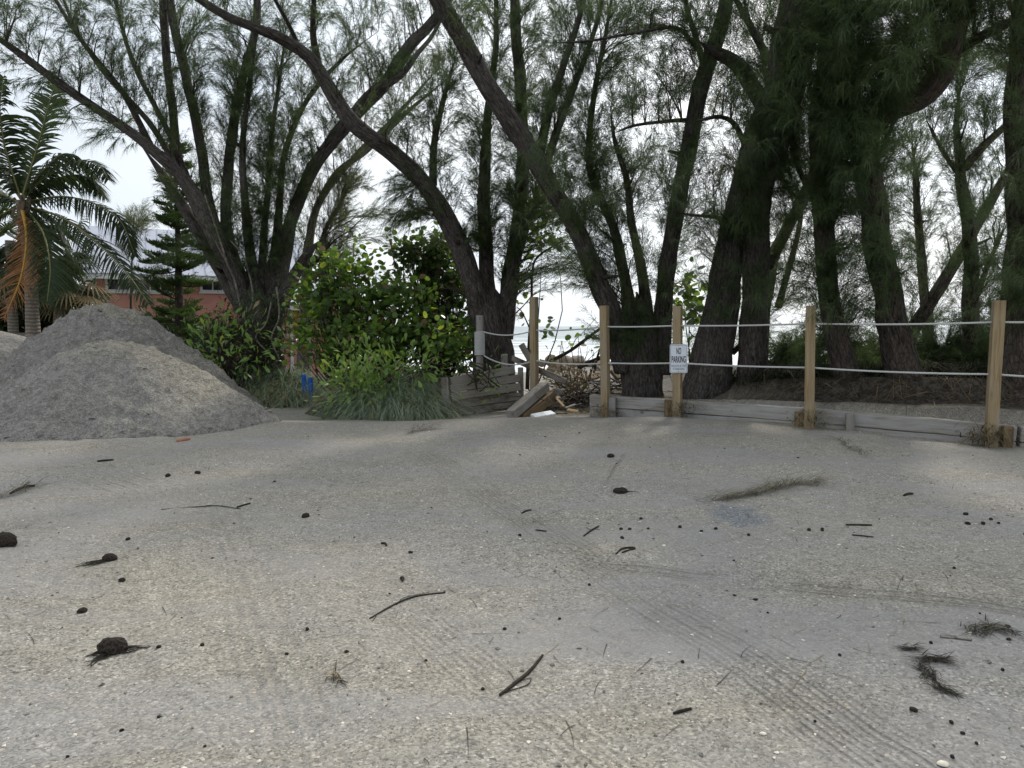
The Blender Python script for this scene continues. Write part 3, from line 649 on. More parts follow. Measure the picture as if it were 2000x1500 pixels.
# --- right-of-centre pine with V trunk
D_['T3'] = pine('pine whose stout base splits into a V behind the sign, left stem leaning far left', 15.2, [
    ('trunk', [(1258, 800, 92), (1257, 760, 84), (1254, 710, 86), (1250, 660, 84), (1246, 610, 50), (1244, 570, 14)], 0, 0),
    ('limb', [(1222, 720, 54), (1200, 630, 46), (1172, 555, 40), (1120, 440, 36), (1070, 350, 36), (1020, 265, 40), (960, 180, 40), (900, 75, 38), (850, -10, 34), (780, -120, 26)], -3.0, .6),
    ('limb', [(1288, 730, 46), (1294, 620, 40), (1308, 480, 34), (1336, 330, 34), (1362, 200, 33), (1396, 80, 31), (1424, -30, 26), (1450, -150, 18)], -0.5, .8),
    ('limb', [(1238, 680, 40), (1224, 560, 26), (1200, 450, 20), (1165, 370, 18), (1150, 300, 14), (1162, 180, 11), (1185, 60, 8), (1200, -60, 5)], 1.4, 1.3),
    ('limb', [(1262, 680, 40), (1258, 560, 22), (1232, 430, 16), (1224, 350, 13), (1200, 270, 10), (1192, 205, 6)], 1.0, 1.0),
    ('limb', [(1050, 320, 22), (1070, 220, 18), (1100, 130, 15), (1130, 40, 12), (1150, -60, 8)], -0.5, .9),
    ('limb', [(1062, 335, 18), (1090, 250, 16), (1125, 160, 13), (1165, 50, 10), (1190, -60, 7)], 0.4, .9),
    ('limb', [(1352, 235, 12), (1310, 236, 8), (1240, 245, 6), (1195, 262, 4)], -0.8, .9),
    ('limb', [(1376, 130, 16), (1358, 70, 12), (1340, 10, 10), (1332, -80, 7)], 0.6, .8),
    ('limb', [(1362, 95, 11), (1322, 55, 9), (1250, 62, 7), (1150, 80, 5), (1060, 84, 3)], -1.6, .4)], ws=0.92)
D_['T4'] = pine('thick dark pine leaning right with flared foot, just right of the sign', 14.4, [
    ('trunk', [(1384, 800, 100), (1388, 750, 88), (1396, 680, 72), (1412, 590, 62), (1440, 450, 54), (1476, 310, 54), (1508, 200, 58), (1534, 90, 58), (1556, -20, 50), (1575, -160, 36)], -1.8, .9),
    ('limb', [(1500, 215, 30), (1440, 130, 26), (1390, 100, 20), (1365, 80, 10)], -0.6, .4),
    ('limb', [(1470, 330, 12), (1440, 250, 10), (1405, 228, 8), (1350, 240, 6)], -1.2, .7),
    ('limb', [(1440, 440, 10), (1400, 425, 7), (1340, 418, 5), (1290, 400, 3)], -1.5, .8),
    ('limb', [(1520, 150, 18), (1470, 60, 13), (1430, -20, 9), (1400, -120, 6)], 1.5, 1.0)], BARK, NEED, nw=0.0075)
D_['T5'] = pine('upright dark pine touching the thick leaning one on its right side', 14.0, [
    ('trunk', [(1476, 810, 78), (1474, 760, 62), (1470, 640, 50), (1476, 500, 48), (1488, 380, 46), (1522, 250, 44), (1560, 120, 44), (1586, -20, 38), (1600, -160, 26)], -1.2, 1.3),
    ('limb', [(1500, 520, 20), (1540, 440, 17), (1580, 350, 13), (1610, 260, 9)], 1.2, 1.1),
    ('limb', [(1485, 420, 14), (1515, 300, 12), (1500, 180, 10), (1480, 60, 7)], 1.5, 1.0)], BARK, NEED, nw=0.0075)
D_['T6'] = pine('slim dark pine between the third and fourth fence posts, bending left as it rises', 12.7, [
    ('trunk', [(1662, 812, 86), (1655, 770, 62), (1640, 690, 46), (1620, 570, 38), (1608, 430, 38), (1608, 290, 40), (1614, 150, 40), (1620, 20, 36), (1625, -150, 24)], 0.2, 1.5),
    ('limb', [(1604, 400, 14), (1560, 330, 11), (1540, 220, 8)], 0.8, 1.0)], BARK_B, NEED, nw=0.0075)
D_['T7'] = pine('crooked brown pine with knobbly trunk and a heavy elbowed limb to the right', 12.4, [
    ('trunk', [(1782, 815, 100), (1772, 770, 76), (1750, 680, 56), (1730, 560, 50), (1716, 450, 48), (1700, 360, 46), (1680, 280, 50), (1660, 215, 46), (1648, 130, 34), (1650, 0, 28), (1660, -140, 18)], -0.4, 1.4),
    ('limb', [(1676, 285, 48), (1710, 232, 52), (1750, 208, 50), (1800, 190, 46), (1834, 150, 46), (1856, 80, 44), (1880, 0, 40), (1905, -120, 28)], -1.6, 1.0),
    ('limb', [(1848, 110, 22), (1890, 85, 20), (1950, 55, 18), (2030, 15, 14), (2120, -30, 9)], -1.8, 1.1),
    ('limb', [(1706, 330, 12), (1740, 250, 9), (1770, 200, 6)], 0.4, .7),
    ('limb', [(1700, 350, 14), (1640, 348, 10), (1612, 352, 6)], 0.2, .5)], BARK_B, NEED, nw=0.0075)
D_['T8'] = pine('thin black pine forking at mid height beside the last fence post', 15.5, [
    ('trunk', [(1896, 800, 34), (1898, 680, 30), (1900, 560, 28), (1894, 460, 24), (1882, 380, 22), (1876, 320, 16), (1870, 230, 10), (1880, 120, 7)], 0.4, 1.3),
    ('limb', [(1882, 330, 17), (1920, 285, 14), (1970, 240, 12), (2040, 180, 9)], -0.5, 1.0),
    ('limb', [(1880, 350, 10), (1850, 310, 8), (1810, 235, 6)], 0.4, 1.0),
    ('limb', [(1900, 600, 12), (1930, 520, 9), (1965, 440, 6)], 0.4, 1.2)], DEAD, NEED)
D_['T9'] = pine('broad pine trunk cut off by the right edge of the view', 11.6, [
    ('trunk', [(2010, 830, 130), (2000, 760, 100), (1990, 680, 78), (1992, 600, 66), (2000, 480, 56), (1994, 340, 46), (1990, 200, 40), (1996, 60, 36), (2010, -120, 26)], 0.4, 1.2)], BARK_B, NEED, nw=0.0075)
D_['T10'] = pine('slanting pine stem running up to the right behind the crooked brown pine', 17.5, [
    ('trunk', [(1740, 790, 30), (1776, 660, 26), (1810, 600, 24), (1868, 505, 22), (1930, 400, 18), (1990, 300, 13), (2060, 190, 8)], 0.5, 1.2)], DEAD, NEED)
D_['T11'] = pine('distant slanting pine stem between the upright dark pine and the slim one', 18.5, [
    ('trunk', [(1480, 780, 30), (1500, 540, 26), (1530, 460, 22), (1580, 370, 18), (1640, 250, 14), (1690, 130, 9)], 1.0, 1.2),
    ('limb', [(1520, 600, 14), (1556, 470, 10), (1570, 380, 7)], 0.5, 1.0)], DEAD, NEED)
D_['T12'] = pine('distant thin pine with bushy low boughs behind the last two posts', 20.0, [
    ('trunk', [(1815, 770, 24), (1812, 640, 20), (1800, 500, 16), (1790, 380, 12), (1780, 260, 8)], 0.6, 1.4)], DEAD, NEED)
D_['T13'] = pine('feathery young pine standing behind the palm and house roof', 27.0, [
    ('trunk', [(258, 720, 5), (256, 600, 4), (258, 500, 3), (262, 440, 2), (265, 405, 1)], 0.6, .5)], DEAD, NEED_L, nw=0.008)

DENS = [  # foliage cover of each 100-pixel square of the view, tenths; first row lies above the frame
    '566667767866679788888',
    '678888776888888799988',
    '458899899888768899976',
    '034799877898757899867',
    '001589826899866899767',
    '000288650799687788777',
    '000144330159446877788',
    '000000000000344588887',
    '000000000000000456665',
    '000000000000000000000']
segs = []
for ti, t in enumerate(TREES):
    for si, (k, C, rr, fw) in enumerate(t['stems']):
        if fw <= 0: continue
        for i in range(0, len(C), 2):
            c = C[i]; yc = c[1] * math.cos(PITCH) - (c[2] - CAMH) * math.sin(PITCH); zc = c[1] * math.sin(PITCH) + (c[2] - CAMH) * math.cos(PITCH)
            segs.append((1000 + FPX * c[0] / yc, 750 - FPX * zc / yc, fw, ti, si, i))
segs = np.array(segs)
def bough(t, A, B, rad, dens, n_sub=13, wild=0.12):
    """A bough from A on a stem to B, with drooping needle sprays on its outer part."""
    L = np.linalg.norm(B - A); n = 7
    u = np.linspace(0, 1, n)[:, None]
    P = A + (B - A) * u + np.array((0, 0, 1.0)) * (np.sin(u * math.pi) * 0.10 * L) + rng.normal(size=(n, 3)) * wild * 0.25 * L * u * (1 - 0.4 * u)
    tube(t['tw'], P, np.linspace(max(0.006, min(rad, 0.006 + 0.009 * L)), 0.003, n), 3, m=0, cap=False)
    tan = np.gradient(P, axis=0); tan /= np.linalg.norm(tan, axis=1)[:, None]
    for _ in range(n_sub):
        s = rng.uniform(max(0.15, 1 - 1.3 / max(L, 0.6)), 1.0) * (n - 1); i = min(int(s), n - 2)
        p = P[i] + (P[i + 1] - P[i]) * (s - i)
        d = tan[i] * 1.0 + rdir(1)[0] * 0.62 + np.array((0, 0, 0.30)); p = p + rng.normal(size=3) * 0.06; d /= np.linalg.norm(d)
        l = rng.uniform(0.25, 0.75)
        k = int(dens * l / 0.4) + 4
        t['N'].add(p[None], d[None], np.array([l * 1.05]), 0.009, 0.2)
        v = rng.uniform(0.1, 1.0, k); base = p + d * l * v[:, None] + np.array((0, 0, -1.0)) * ((v ** 2) * 0.10 * l)[:, None]
        nd = d * 0.95 + rdir(k) * 0.50 + np.array((0, 0, 0.03))
        t['N'].add(base, nd, rng.uniform(0.14, 0.34, k), t['nw'] * rng.uniform(0.7, 1.25, k), rng.uniform(0.3, 1.3, k))
KCL = 11.0
EXTRA = [(262, 445, 28, 40, 'T13', 12), (672, 420, 30, 60, 'T1b', 16), (655, 480, 30, 40, 'T1b', 8), (820, 410, 50, 60, 'T2', 10), (1620, 150, 60, 80, 'T6', 10), (1540, 250, 40, 120, 'T5', 16), (1500, 330, 40, 110, 'T4', 14), (1625, 320, 40, 120, 'T6', 14), (1665, 240, 50, 80, 'T7', 14), (1730, 120, 60, 70, 'T7', 10), (520, 330, 60, 140, 'T1', 26), (480, 470, 50, 50, 'T1', 10), (1010, 330, 50, 120, 'T2', 16), (950, 480, 40, 60, 'T2', 12), (1240, 640, 40, 40, 'T3', 10)]
for px, py, rx, ry, key, cnt in EXTRA:
    t = D_[key]; sg_ = segs[segs[:, 3] == TREES.index(t)]
    for _ in range(cnt):
        qx, qy = px + rng.normal() * rx * .6, py + rng.normal() * ry * .6; b = int(np.argmin(np.hypot(sg_[:, 0] - qx, sg_[:, 1] - qy - 40) * rng.uniform(.8, 1.3, len(sg_))))
        st = t['stems'][int(sg_[b][4])]; A = st[1][int(sg_[b][5])]
        bough(t, A, at(qx, qy, A[1] + rng.normal() * 0.5 - 0.4), 0.02, 28, 20)
for ri, row in enumerate(DENS):
    for ci, ch in enumerate(row):
        dv = int(ch)
        if dv == 0: continue
        cnt = KCL * -math.log(1 - dv / 10.3)
        cnt = int(cnt) + (rng.random() < cnt % 1)
        for _ in range(cnt):
            g_ = max(1, int(math.sqrt(cnt))); q_ = _ % (g_ * g_); px = ci * 100 + (q_ % g_ + rng.uniform(-.1, 1.1)) * 100 / g_; py = (ri - 1) * 100 + (q_ // g_ + rng.uniform(-.1, 1.1)) * 100 / g_
            if 672 < px < 725 and 340 < py < 560 and px > 672 + (560 - py) * 0.1: continue
            if 1020 < px < 1180 and py > 560: continue
            dx, dy = segs[:, 0] - px, segs[:, 1] - py
            # a bough leaves its stem below the foliage it carries
            dist = np.sqrt(dx ** 2 + (dy - 45) ** 2 * np.where(dy < 45, 2.2, 0.8)) / segs[:, 2]
            dist = dist * rng.uniform(0.75, 1.5, len(dist))
            b = int(np.argmin(dist)); sgm = segs[b]
            t = TREES[int(sgm[3])]; st = t['stems'][int(sgm[4])]; A = st[1][int(sgm[5])]; r0 = st[2][int(sgm[5])]
            B = at(px, py, A[1] + (rng.normal() * 0.9 - 0.1 if py < 620 else 1.0 + abs(rng.normal())))
            L = np.linalg.norm(B - A)
            if L < 0.5: B = A + (B - A) / (L + 1e-6) * rng.uniform(0.5, 0.9)
            bough(t, A, B, r0 * 0.6, 22, 15)
for t in TREES:
    base = t['stems'][0][1][0].copy(); base[2] = float(GH(base[0], base[1]))
    root = thing(t['name'], t['label'], 'tree', base, t['group']); ti = TREES.index(t)
    for si, (k, C, rr, fw) in enumerate(t['stems']):
        mb = MB(); sides = 30 if rr[0] > 0.25 else (18 if rr[0] > 0.08 else 8)
        fl = (0.26, 0.28, 5) if k == 'trunk' and rr[0] > 0.3 else None
        tube(mb, C, rr, sides, 0.13 if rr[0] > 0.08 else 0.06, ti * 13 + si, 0, True, fl, 0.22, 0.09 if rr[0] > 0.12 else 0.03)
        mb.build(k, t['bark'], root, smooth=True)
        if rr[0] > 0.1 and len(C) > 30:      # broken stubs and burls
            for q_ in range(2):
                i_ = int(rng.uniform(0.15, 0.8) * len(C)); dv = rdir(1)[0]; dv[1] = -abs(dv[1]); dv[2] = abs(dv[2]) * .6
                r_ = rr[i_]; ln = rng.uniform(0.12, 0.35)
                sb = MB(); tube(sb, [C[i_] + dv * r_ * .6, C[i_] + dv * (r_ + ln * .5), C[i_] + dv * (r_ + ln)], [r_ * .34, r_ * .2, r_ * .13], 7, 0.25, i_); sb.build('stub', t['bark'], root, smooth=True)
    if t['N'].p:
        V, F4, F3 = t['N'].arrays(); tw = t['tw']
        tv = np.concatenate(tw.V); tf = np.concatenate(tw.F4)
        F4a = tf + len(V); mi = np.r_[np.ones(len(tf)), np.zeros(len(F3))]
        put('crown', mesh('crown', np.concatenate([V, tv]) - base, [F4a, F3], [t['need'], TWIG], mi, None, False), root, kind='stuff')
    t['root'] = root
# vines hanging on the big left pine
for i, pts in enumerate([[(450, 470), (475, 500), (492, 560), (490, 600), (465, 618)], [(420, 470), (455, 540), (470, 600)], [(530, 590), (520, 630), (500, 660), (525, 690)],
                         [(540, 560), (545, 620), (530, 660), (545, 700)], [(400, 380), (430, 470), (445, 520)]]):
    mb = MB(); tube(mb, catmull([at(x, y, 18.1 - 0.1 * i) for x, y in pts], 24), 0.022, 6, 0.1, i)
    mb.build('vine', DRIFT, D_['T1']['root'], smooth=True)

# ------------------------------------------------------------------ broad-leaved shrubs
def leaf_round(r=1.0, n=9, fold=0.18):
    th = np.linspace(0, 2 * math.pi, n, endpoint=False)
    rr = r * (1 + 0.06 * np.cos(th * 3)); rr[0] *= 0.9
    V = np.c_[rr * np.cos(th) + r * 0.9, rr * np.sin(th), fold * np.abs(np.sin(th)) * r]
    V = np.vstack([[r * 0.9, 0, 0], V]); return V, [(0, i + 1, (i + 1) % n + 1) for i in range(n)]
def leaf_long(L=1.0, wd=0.34):
    V = [(0, 0, 0), (0.4 * L, wd * 0.32, .04 * L), (0.4 * L, -wd * 0.32, .04 * L), (0.75 * L, wd * 0.5, -.02 * L), (0.75 * L, -wd * 0.5, -.02 * L), (L, 0, -.1 * L), (0.4 * L, 0, 0), (0.75 * L, 0, -.05 * L)]
    return np.array(V), [(0, 6, 1), (0, 2, 6), (1, 6, 7), (1, 7, 3), (6, 2, 4), (6, 4, 7), (3, 7, 5), (7, 4, 5)]
def shrub(name, label, cat, base, blobs, nleaf, size, kindf, mats, group=None, stem_mat=None, nind=300, twigs=26, up=0.35, core=True):
    """blobs: (px, py, Y, rx px, ry px, weight). Leaves fill the blobs and sit on twigs from the base."""
    base = np.asarray(base, float); root = thing(name, label, cat, base, group)
    lv, lf = (leaf_round() if kindf == 'round' else leaf_long()); lf = np.array(lf)
    meshes = [mesh('leaf', lv, lf, m_, None, None, True) for m_ in list(mats) + [DRYLEAF]]
    wsum = np.array([b[5] * b[3] * b[4] for b in blobs], float); wsum /= wsum.sum()
    cnt = rng.multinomial(nleaf, wsum)
    P, Nn, S = [], [], []
    mbs = MB()
    for (px, py, Y, rx, ry, wt), c in zip(blobs, cnt):
        cen = at(px, py, Y); ax = np.array((rx * Y / FPX, 0.75 * (rx + ry) / 2 * Y / FPX, ry * Y / FPX))
        nc = max(3, c // 7)
        cl = rdir(nc) * (rng.random(nc) ** 0.42)[:, None] * ax + cen
        for q in cl[:max(1 if twigs < 5 else 3, int(twigs * wt * c / nleaf * len(blobs)))] if twigs >= 5 or len(P) == 0 else []:
            mid = base + (q - base) * 0.5 + rng.normal(size=3) * (0.35 if twigs < 5 else 0.18)
            tube(mbs, catmull([base + rng.normal(size=3) * np.array((.12, .12, 0)), mid, q], 7), np.linspace(0.02, 0.005, 7), 4, m=0)
        k = np.arange(c) % nc
        o = rng.normal(size=(c, 3)) * size * 0.95
        p = cl[k] + o; P.append(p)
        d = rdir(c) * 0.8 + (p - cen) / ax * 0.5 + o / size * 0.2; d[:, 2] += up * rng.uniform(-0.2, 1.0, c); Nn.append(d)
        S.append(size * rng.uniform(0.45, 1.25, c) * 0.5 if kindf == 'round' else size * rng.uniform(0.5, 1.3, c))
    if twigs: mbs.build('stem', stem_mat or DEAD, root, smooth=True)
    P, Nn, S = np.concatenate(P), np.concatenate(Nn), np.concatenate(S)
    X = Nn / np.linalg.norm(Nn, axis=1)[:, None]
    Yv = np.cross(np.array((0, 0, 1.0)) + rng.normal(size=X.shape) * 0.55, X); Yv /= np.linalg.norm(Yv, axis=1)[:, None]
    Z = np.cross(X, Yv)
    order = np.argsort(P[:, 1] - 0.3 * P[:, 2]); ind = order[:nind]; rest = order[nind:]
    mi = rng.integers(0, len(mats), len(P)) if len(mats) < 3 else rng.choice(len(mats), len(P), p=[0.60, 0.34, 0.06]); mi = np.where(rng.random(len(P)) < 0.05, len(mats), mi) if len(mats) > 1 else mi
    for j in ind:
        o = bpy.data.objects.new('leaf', meshes[mi[j]]); COL.objects.link(o); o.parent = root
        Mx = Matrix(((X[j][0], Yv[j][0], Z[j][0]), (X[j][1], Yv[j][1], Z[j][1]), (X[j][2], Yv[j][2], Z[j][2]))) * float(S[j])
        o.matrix_local = Matrix.Translation(Vector(P[j] - base)) @ Mx.to_4x4()
    if len(rest):
        Vr = (P[rest][:, None] + S[rest][:, None, None] * (lv[None, :, 0:1] * X[rest][:, None] + lv[None, :, 1:2] * Yv[rest][:, None] + lv[None, :, 2:3] * Z[rest][:, None])).reshape(-1, 3)
        Fr = (np.arange(len(rest))[:, None, None] * len(lv) + lf[None]).reshape(-1, 3)
        put('foliage', mesh('foliage', Vr - base, Fr, list(mats) + [DRYLEAF], np.repeat(mi[rest], len(lf)), None, True), root, kind='stuff')
    return root
def gz(px, Y): x = (px - 1000) / FPX * Y; return np.array((x, Y, float(GH(x, Y))))
SG = 'sea grape shrubs'
shrub('sea_grape_shrub', 'broad bright green sea grape mass between the big left pine and the centre pine', 'shrub', gz(690, 17.6),
      [(660, 560, 17.2, 60, 45, 1.2), (720, 600, 17.0, 60, 40, 1.1), (740, 660, 16.6, 110, 40, 1.2), (612, 630, 17.0, 30, 45, .9), (650, 508, 17.6, 34, 24, 1), (710, 530, 17.5, 30, 26, 1), (735, 560, 17.4, 22, 20, 1), (800, 610, 17.0, 50, 70, .9), (860, 665, 16.6, 70, 36, .9), (600, 545, 17.4, 16, 18, 1), (690, 490, 17.6, 12, 12, 1.2), (765, 590, 17.3, 20, 24, 1), (590, 600, 17.4, 18, 36, .9), (580, 660, 17.3, 30, 24, .8), (640, 690, 16.8, 50, 22, .9), (900, 690, 16.4, 40, 24, .8)], 4000, 0.145, 'round', [GRAPE, GRAPE_D, GRAPE_Y], SG)
shrub('sea_grape_shrub', 'taller dark sea grape against the sky left of the centre pine trunk', 'shrub', gz(850, 18.4),
      [(805, 492, 18.2, 34, 26, 1.1), (850, 500, 18.4, 40, 34, 1.2), (880, 560, 18.4, 45, 50, 1.1), (768, 480, 18.0, 14, 10, 1), (782, 520, 18.1, 20, 16, 1), (905, 640, 18.2, 40, 50, .9), (835, 570, 18.3, 34, 40, 1), (820, 464, 18.2, 10, 10, 1.2), (860, 470, 18.3, 16, 10, 1)], 2300, 0.145, 'round', [GRAPE_D, GRAPE_D, GRAPE], SG)
shrub('sea_grape_shrub', 'wispy sea grape with dark leaves behind the tall corner post', 'shrub', gz(1030, 18.6),
      [(1060, 400, 18.6, 26, 42, 1), (1045, 470, 18.6, 34, 30, 1), (1015, 540, 18.6, 18, 40, .6), (1085, 480, 18.4, 20, 26, .9), (1024, 610, 18.2, 12, 40, .6), (1060, 640, 18.0, 12, 22, .5)], 330, 0.16, 'round', [GRAPE_D, GRAPE, GRAPE], SG, DEAD, 300, 1)
shrub('sea_grape_shrub', 'small sea grape sprig of sunlit leaves above the sign post', 'shrub', gz(1355, 16.2),
      [(1342, 575, 15.6, 26, 40, 1), (1362, 610, 15.8, 24, 26, 1), (1345, 535, 15.6, 12, 16, .7), (1335, 590, 15.6, 18, 22, .9)], 170, 0.17, 'round', [GRAPE, GRAPE_D, GRAPE_Y], SG, DEAD, 300, 2)
shrub('dark_shrub', 'dark low shrub in shade at the foot of the big left pine', 'shrub', gz(440, 18.3),
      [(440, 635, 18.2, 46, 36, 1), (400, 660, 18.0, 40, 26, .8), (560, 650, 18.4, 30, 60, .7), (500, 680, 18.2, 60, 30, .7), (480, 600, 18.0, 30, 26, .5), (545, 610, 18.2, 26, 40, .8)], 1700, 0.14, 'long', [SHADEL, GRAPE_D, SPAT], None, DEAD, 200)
BG_ = 'dark shrubs behind the coconut palm'
for i, (px, py, Y, rx, ry, lab) in enumerate([(110, 600, 25.0, 75, 60, 'dark shrub filling the shade under the porch roof'), (0, 600, 24.0, 50, 60, 'dark shrub behind the palm trunks at the far left'),
                               (330, 660, 24.5, 60, 30, 'dark low shrub under the raised salmon house')]):
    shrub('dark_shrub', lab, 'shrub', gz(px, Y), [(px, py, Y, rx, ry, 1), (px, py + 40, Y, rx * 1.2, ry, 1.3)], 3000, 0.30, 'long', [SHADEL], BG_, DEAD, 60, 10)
LS = 'leafy beach shrubs'
shrub('leafy_shrub', 'bright long-leaved shrub beside the blue posts in front of the grass', 'shrub', gz(680, 14.8),
      [(700, 764, 13.9, 52, 26, 1), (668, 792, 13.6, 22, 12, 1.1), (676, 742, 14.4, 32, 26, 1), (745, 728, 14.2, 50, 24, .9), (805, 712, 14.4, 50, 18, .7), (700, 700, 15.2, 60, 18, .7), (735, 775, 13.6, 26, 16, .8), (860, 720, 14.4, 26, 14, .5)], 1050, 0.19, 'long', [SPAT, GRAPE, GRAPE_Y], LS, DEAD, 300, 22)
shrub('leafy_shrub', 'long-leaved shrub with bright tips at the right foot of the tallest sand pile', 'shrub', gz(440, 17.0),
      [(430, 670, 17.0, 38, 26, 1), (470, 650, 17.2, 26, 22, 1), (450, 710, 16.8, 30, 24, .8), (420, 640, 17.3, 22, 16, .8), (500, 690, 16.9, 30, 20, .7), (410, 690, 16.6, 24, 20, .8)], 300, 0.22, 'long', [SPAT, SPAT, GRAPE_Y], LS, DEAD, 300, 14)
shrub('leafy_shrub', 'trailing green sprig hanging over the grey plank wall', 'shrub', at(930, 722, 14.6),
      [(958, 745, 14.15, 22, 20, 1), (900, 722, 14.4, 16, 8, .8), (950, 722, 14.4, 14, 10, .9), (972, 762, 14.1, 10, 9, .7)], 62, 0.14, 'long', [SPAT, GRAPE, GRAPE_Y], LS, DEAD, 300, 14)

# ------------------------------------------------------------------ grass, mounds
def mound(name, cx, cy, rx, ry, h, seed):
    n = 46; a = np.linspace(-1.15, 1.15, n); X, Y = np.meshgrid(a, a); r = np.hypot(X, Y)
    wx, wy = cx + X * rx, cy + Y * ry
    hh = h * np.clip(1 - r ** 2, -0.15, 1) ** 1.0 * (1 + 0.25 * fbm(wx * 1.5, wy * 1.5, 0, seed, 3))
    V = np.stack([wx, wy, GH(wx, wy) + hh], -1).reshape(-1, 3); i = np.arange(n * n).reshape(n, n)
    F = np.stack([i[:-1, :-1], i[:-1, 1:], i[1:, 1:], i[1:, :-1]], -1).reshape(-1, 4)
    put(name, mesh(name, V, F, SOIL), None, kind='structure')
    return lambda x, y: GH(x, y) + h * 0.9 * np.clip(1 - ((x - cx) / rx) ** 2 - ((y - cy) / ry) ** 2, -0.0, 1)
SOIL = plain('dark_soil', (0.045, 0.042, 0.03), 0.95, 0.1, 0.4, 6)
HF1 = mound('earth_mound', *at(752, 760, 15.5)[:2], 1.7, 1.6, 0.62, 3)
HF2 = mound('earth_mound', *at(525, 740, 18.8)[:2], 2.1, 1.3, 0.75, 6)
def blades(P, L, wd, az, lean, droop, seg=5):
    """Arching blades: returns V, quads."""
    n = len(P); t = np.linspace(0, 1, seg + 1)
    dirx = np.stack([np.cos(az), np.sin(az), np.zeros(n)], 1)
    side = np.stack([-np.sin(az), np.cos(az), np.zeros(n)], 1)
    V = np.zeros((n, seg + 1, 2, 3))
    for k, u in enumerate(t):
        c = P + dirx * (L * (lean * u + 0.35 * droop * u * u))[:, None]; c[:, 2] += L * (u * np.sqrt(np.maximum(1 - lean ** 2, 0.05)) - droop * 0.75 * u * u)
        hw = (wd * (1 - u) ** 0.6 * 0.5)[:, None] + 0.0003
        V[:, k, 0] = c - side * hw; V[:, k, 1] = c + side * hw
    V = V.reshape(-1, 3); b = (np.arange(n)[:, None] * (seg + 1) + np.arange(seg)[None])[:, :, None] * 2
    F = (b + np.array([[[0, 1, 3, 2]]])).reshape(-1, 4)
    return V, F
def grass(name, spots, hf, n, L, wd, mats, pm, droop=(0.3, 1.0), lean=(0.1, 0.6), face=None):
    Ps = []
    w_ = np.array([s[4] for s in spots], float); w_ /= w_.sum(); cnt = rng.multinomial(n, w_)
    for (px, Y, rx, ry, _), c in zip(spots, cnt):
        cx = (px - 1000) / FPX * Y; nc = max(2, c // 14)
        cl = np.c_[cx + rng.normal(size=nc) * rx * 0.6, Y + rng.normal(size=nc) * ry * 0.6]
        q = cl[np.arange(c) % nc] + rng.normal(size=(c, 2)) * 0.07
        Ps.append(np.c_[q, hf(q[:, 0], q[:, 1])])
    P = np.concatenate(Ps); n = len(P)
    az = rng.uniform(0, 2 * math.pi, n) if face is None else rng.normal(face, 1.0, n)
    V, F = blades(P, rng.uniform(*L, n), rng.uniform(*wd, n), az, rng.uniform(*lean, n), rng.uniform(*droop, n))
    mi = np.repeat(rng.choice(len(mats), n, p=pm), 5)
    put(name, mesh(name, V, F, mats, mi, None, True), None, kind='stuff')
grass('grass', [(775, 14.4, .5, .45, 1.2), (815, 14.5, .25, .4, .9), (732, 14.6, .4, .4, .8), (775, 15.3, .7, .6, 1), (725, 15.0, .35, .4, .5), (815, 15.2, .3, .4, .5), (760, 13.9, .55, .15, .9), (815, 14.0, .22, .15, .8), (715, 14.0, .3, .15, .5)],
      HF1, 5200, (0.4, 1.75), (0.009, 0.019), [GRASS, GRASS_P, DRYG], [0.54, 0.34, 0.12], (0.7, 1.45), (0.25, 0.85), face=-1.6)
grass('grass', [(540, 17.5, .6, .4, 1.4), (490, 17.3, .4, .35, 1.2), (575, 17.9, .35, .4, .9), (520, 18.9, .9, .6, 1), (450, 18.0, .4, .4, .6), (625, 18.4, .4, .4, .5)],
      HF2, 5200, (0.6, 1.5), (0.011, 0.022), [GRASS, GRASS_P, DRYG], [0.50, 0.32, 0.18], (0.7, 1.4), (0.25, 0.8), face=-1.6)
grass('dry_undergrowth', [(1535, 13.4, .5, .3, 1), (1620, 13.2, .5, .3, 1), (1720, 12.9, .5, .3, 1.1), (1830, 12.6, .5, .3, 1.1), (1930, 12.3, .5, .3, 1), (1440, 14.6, .5, .3, .5), (1540, 14.4, .7, .4, 1), (1700, 14.4, 1.0, .4, 1), (1880, 13.8, .9, .4, 1)],
      lambda x, y: GH(x, y), 6800, (0.35, 0.95), (0.007, 0.015), [DRYG, UNDERG, OLIVE], [0.04, 0.90, 0.06], (0.7, 1.4), (0.2, 0.8), face=-1.6)
grass('dry_undergrowth', [(640, 16.2, .5, .2, 1), (600, 17.6, .4, .3, 1), (760, 16.4, .8, .3, 1), (880, 15.9, .4, .3, .7)], lambda x, y: np.maximum(HF1(x, y), HF2(x, y)) + 0.05, 900, (0.3, 0.7), (0.006, 0.014), [DRYG, DRYLEAF, GRASS], [0.5, 0.3, 0.2])
grass('fallen_grass', [(660, 13.7, .3, .12, .7), (720, 13.55, .35, .12, 1), (790, 13.5, .3, .12, 1), (690, 14.0, .2, .2, .3)], lambda x, y: GH(x, y) + 0.02, 420, (0.4, 0.95), (0.008, 0.015), [GRASS, GRASS_P, DRYG], [.5, .2, .3], (0.12, 0.3), (0.92, 0.985), face=-1.9)
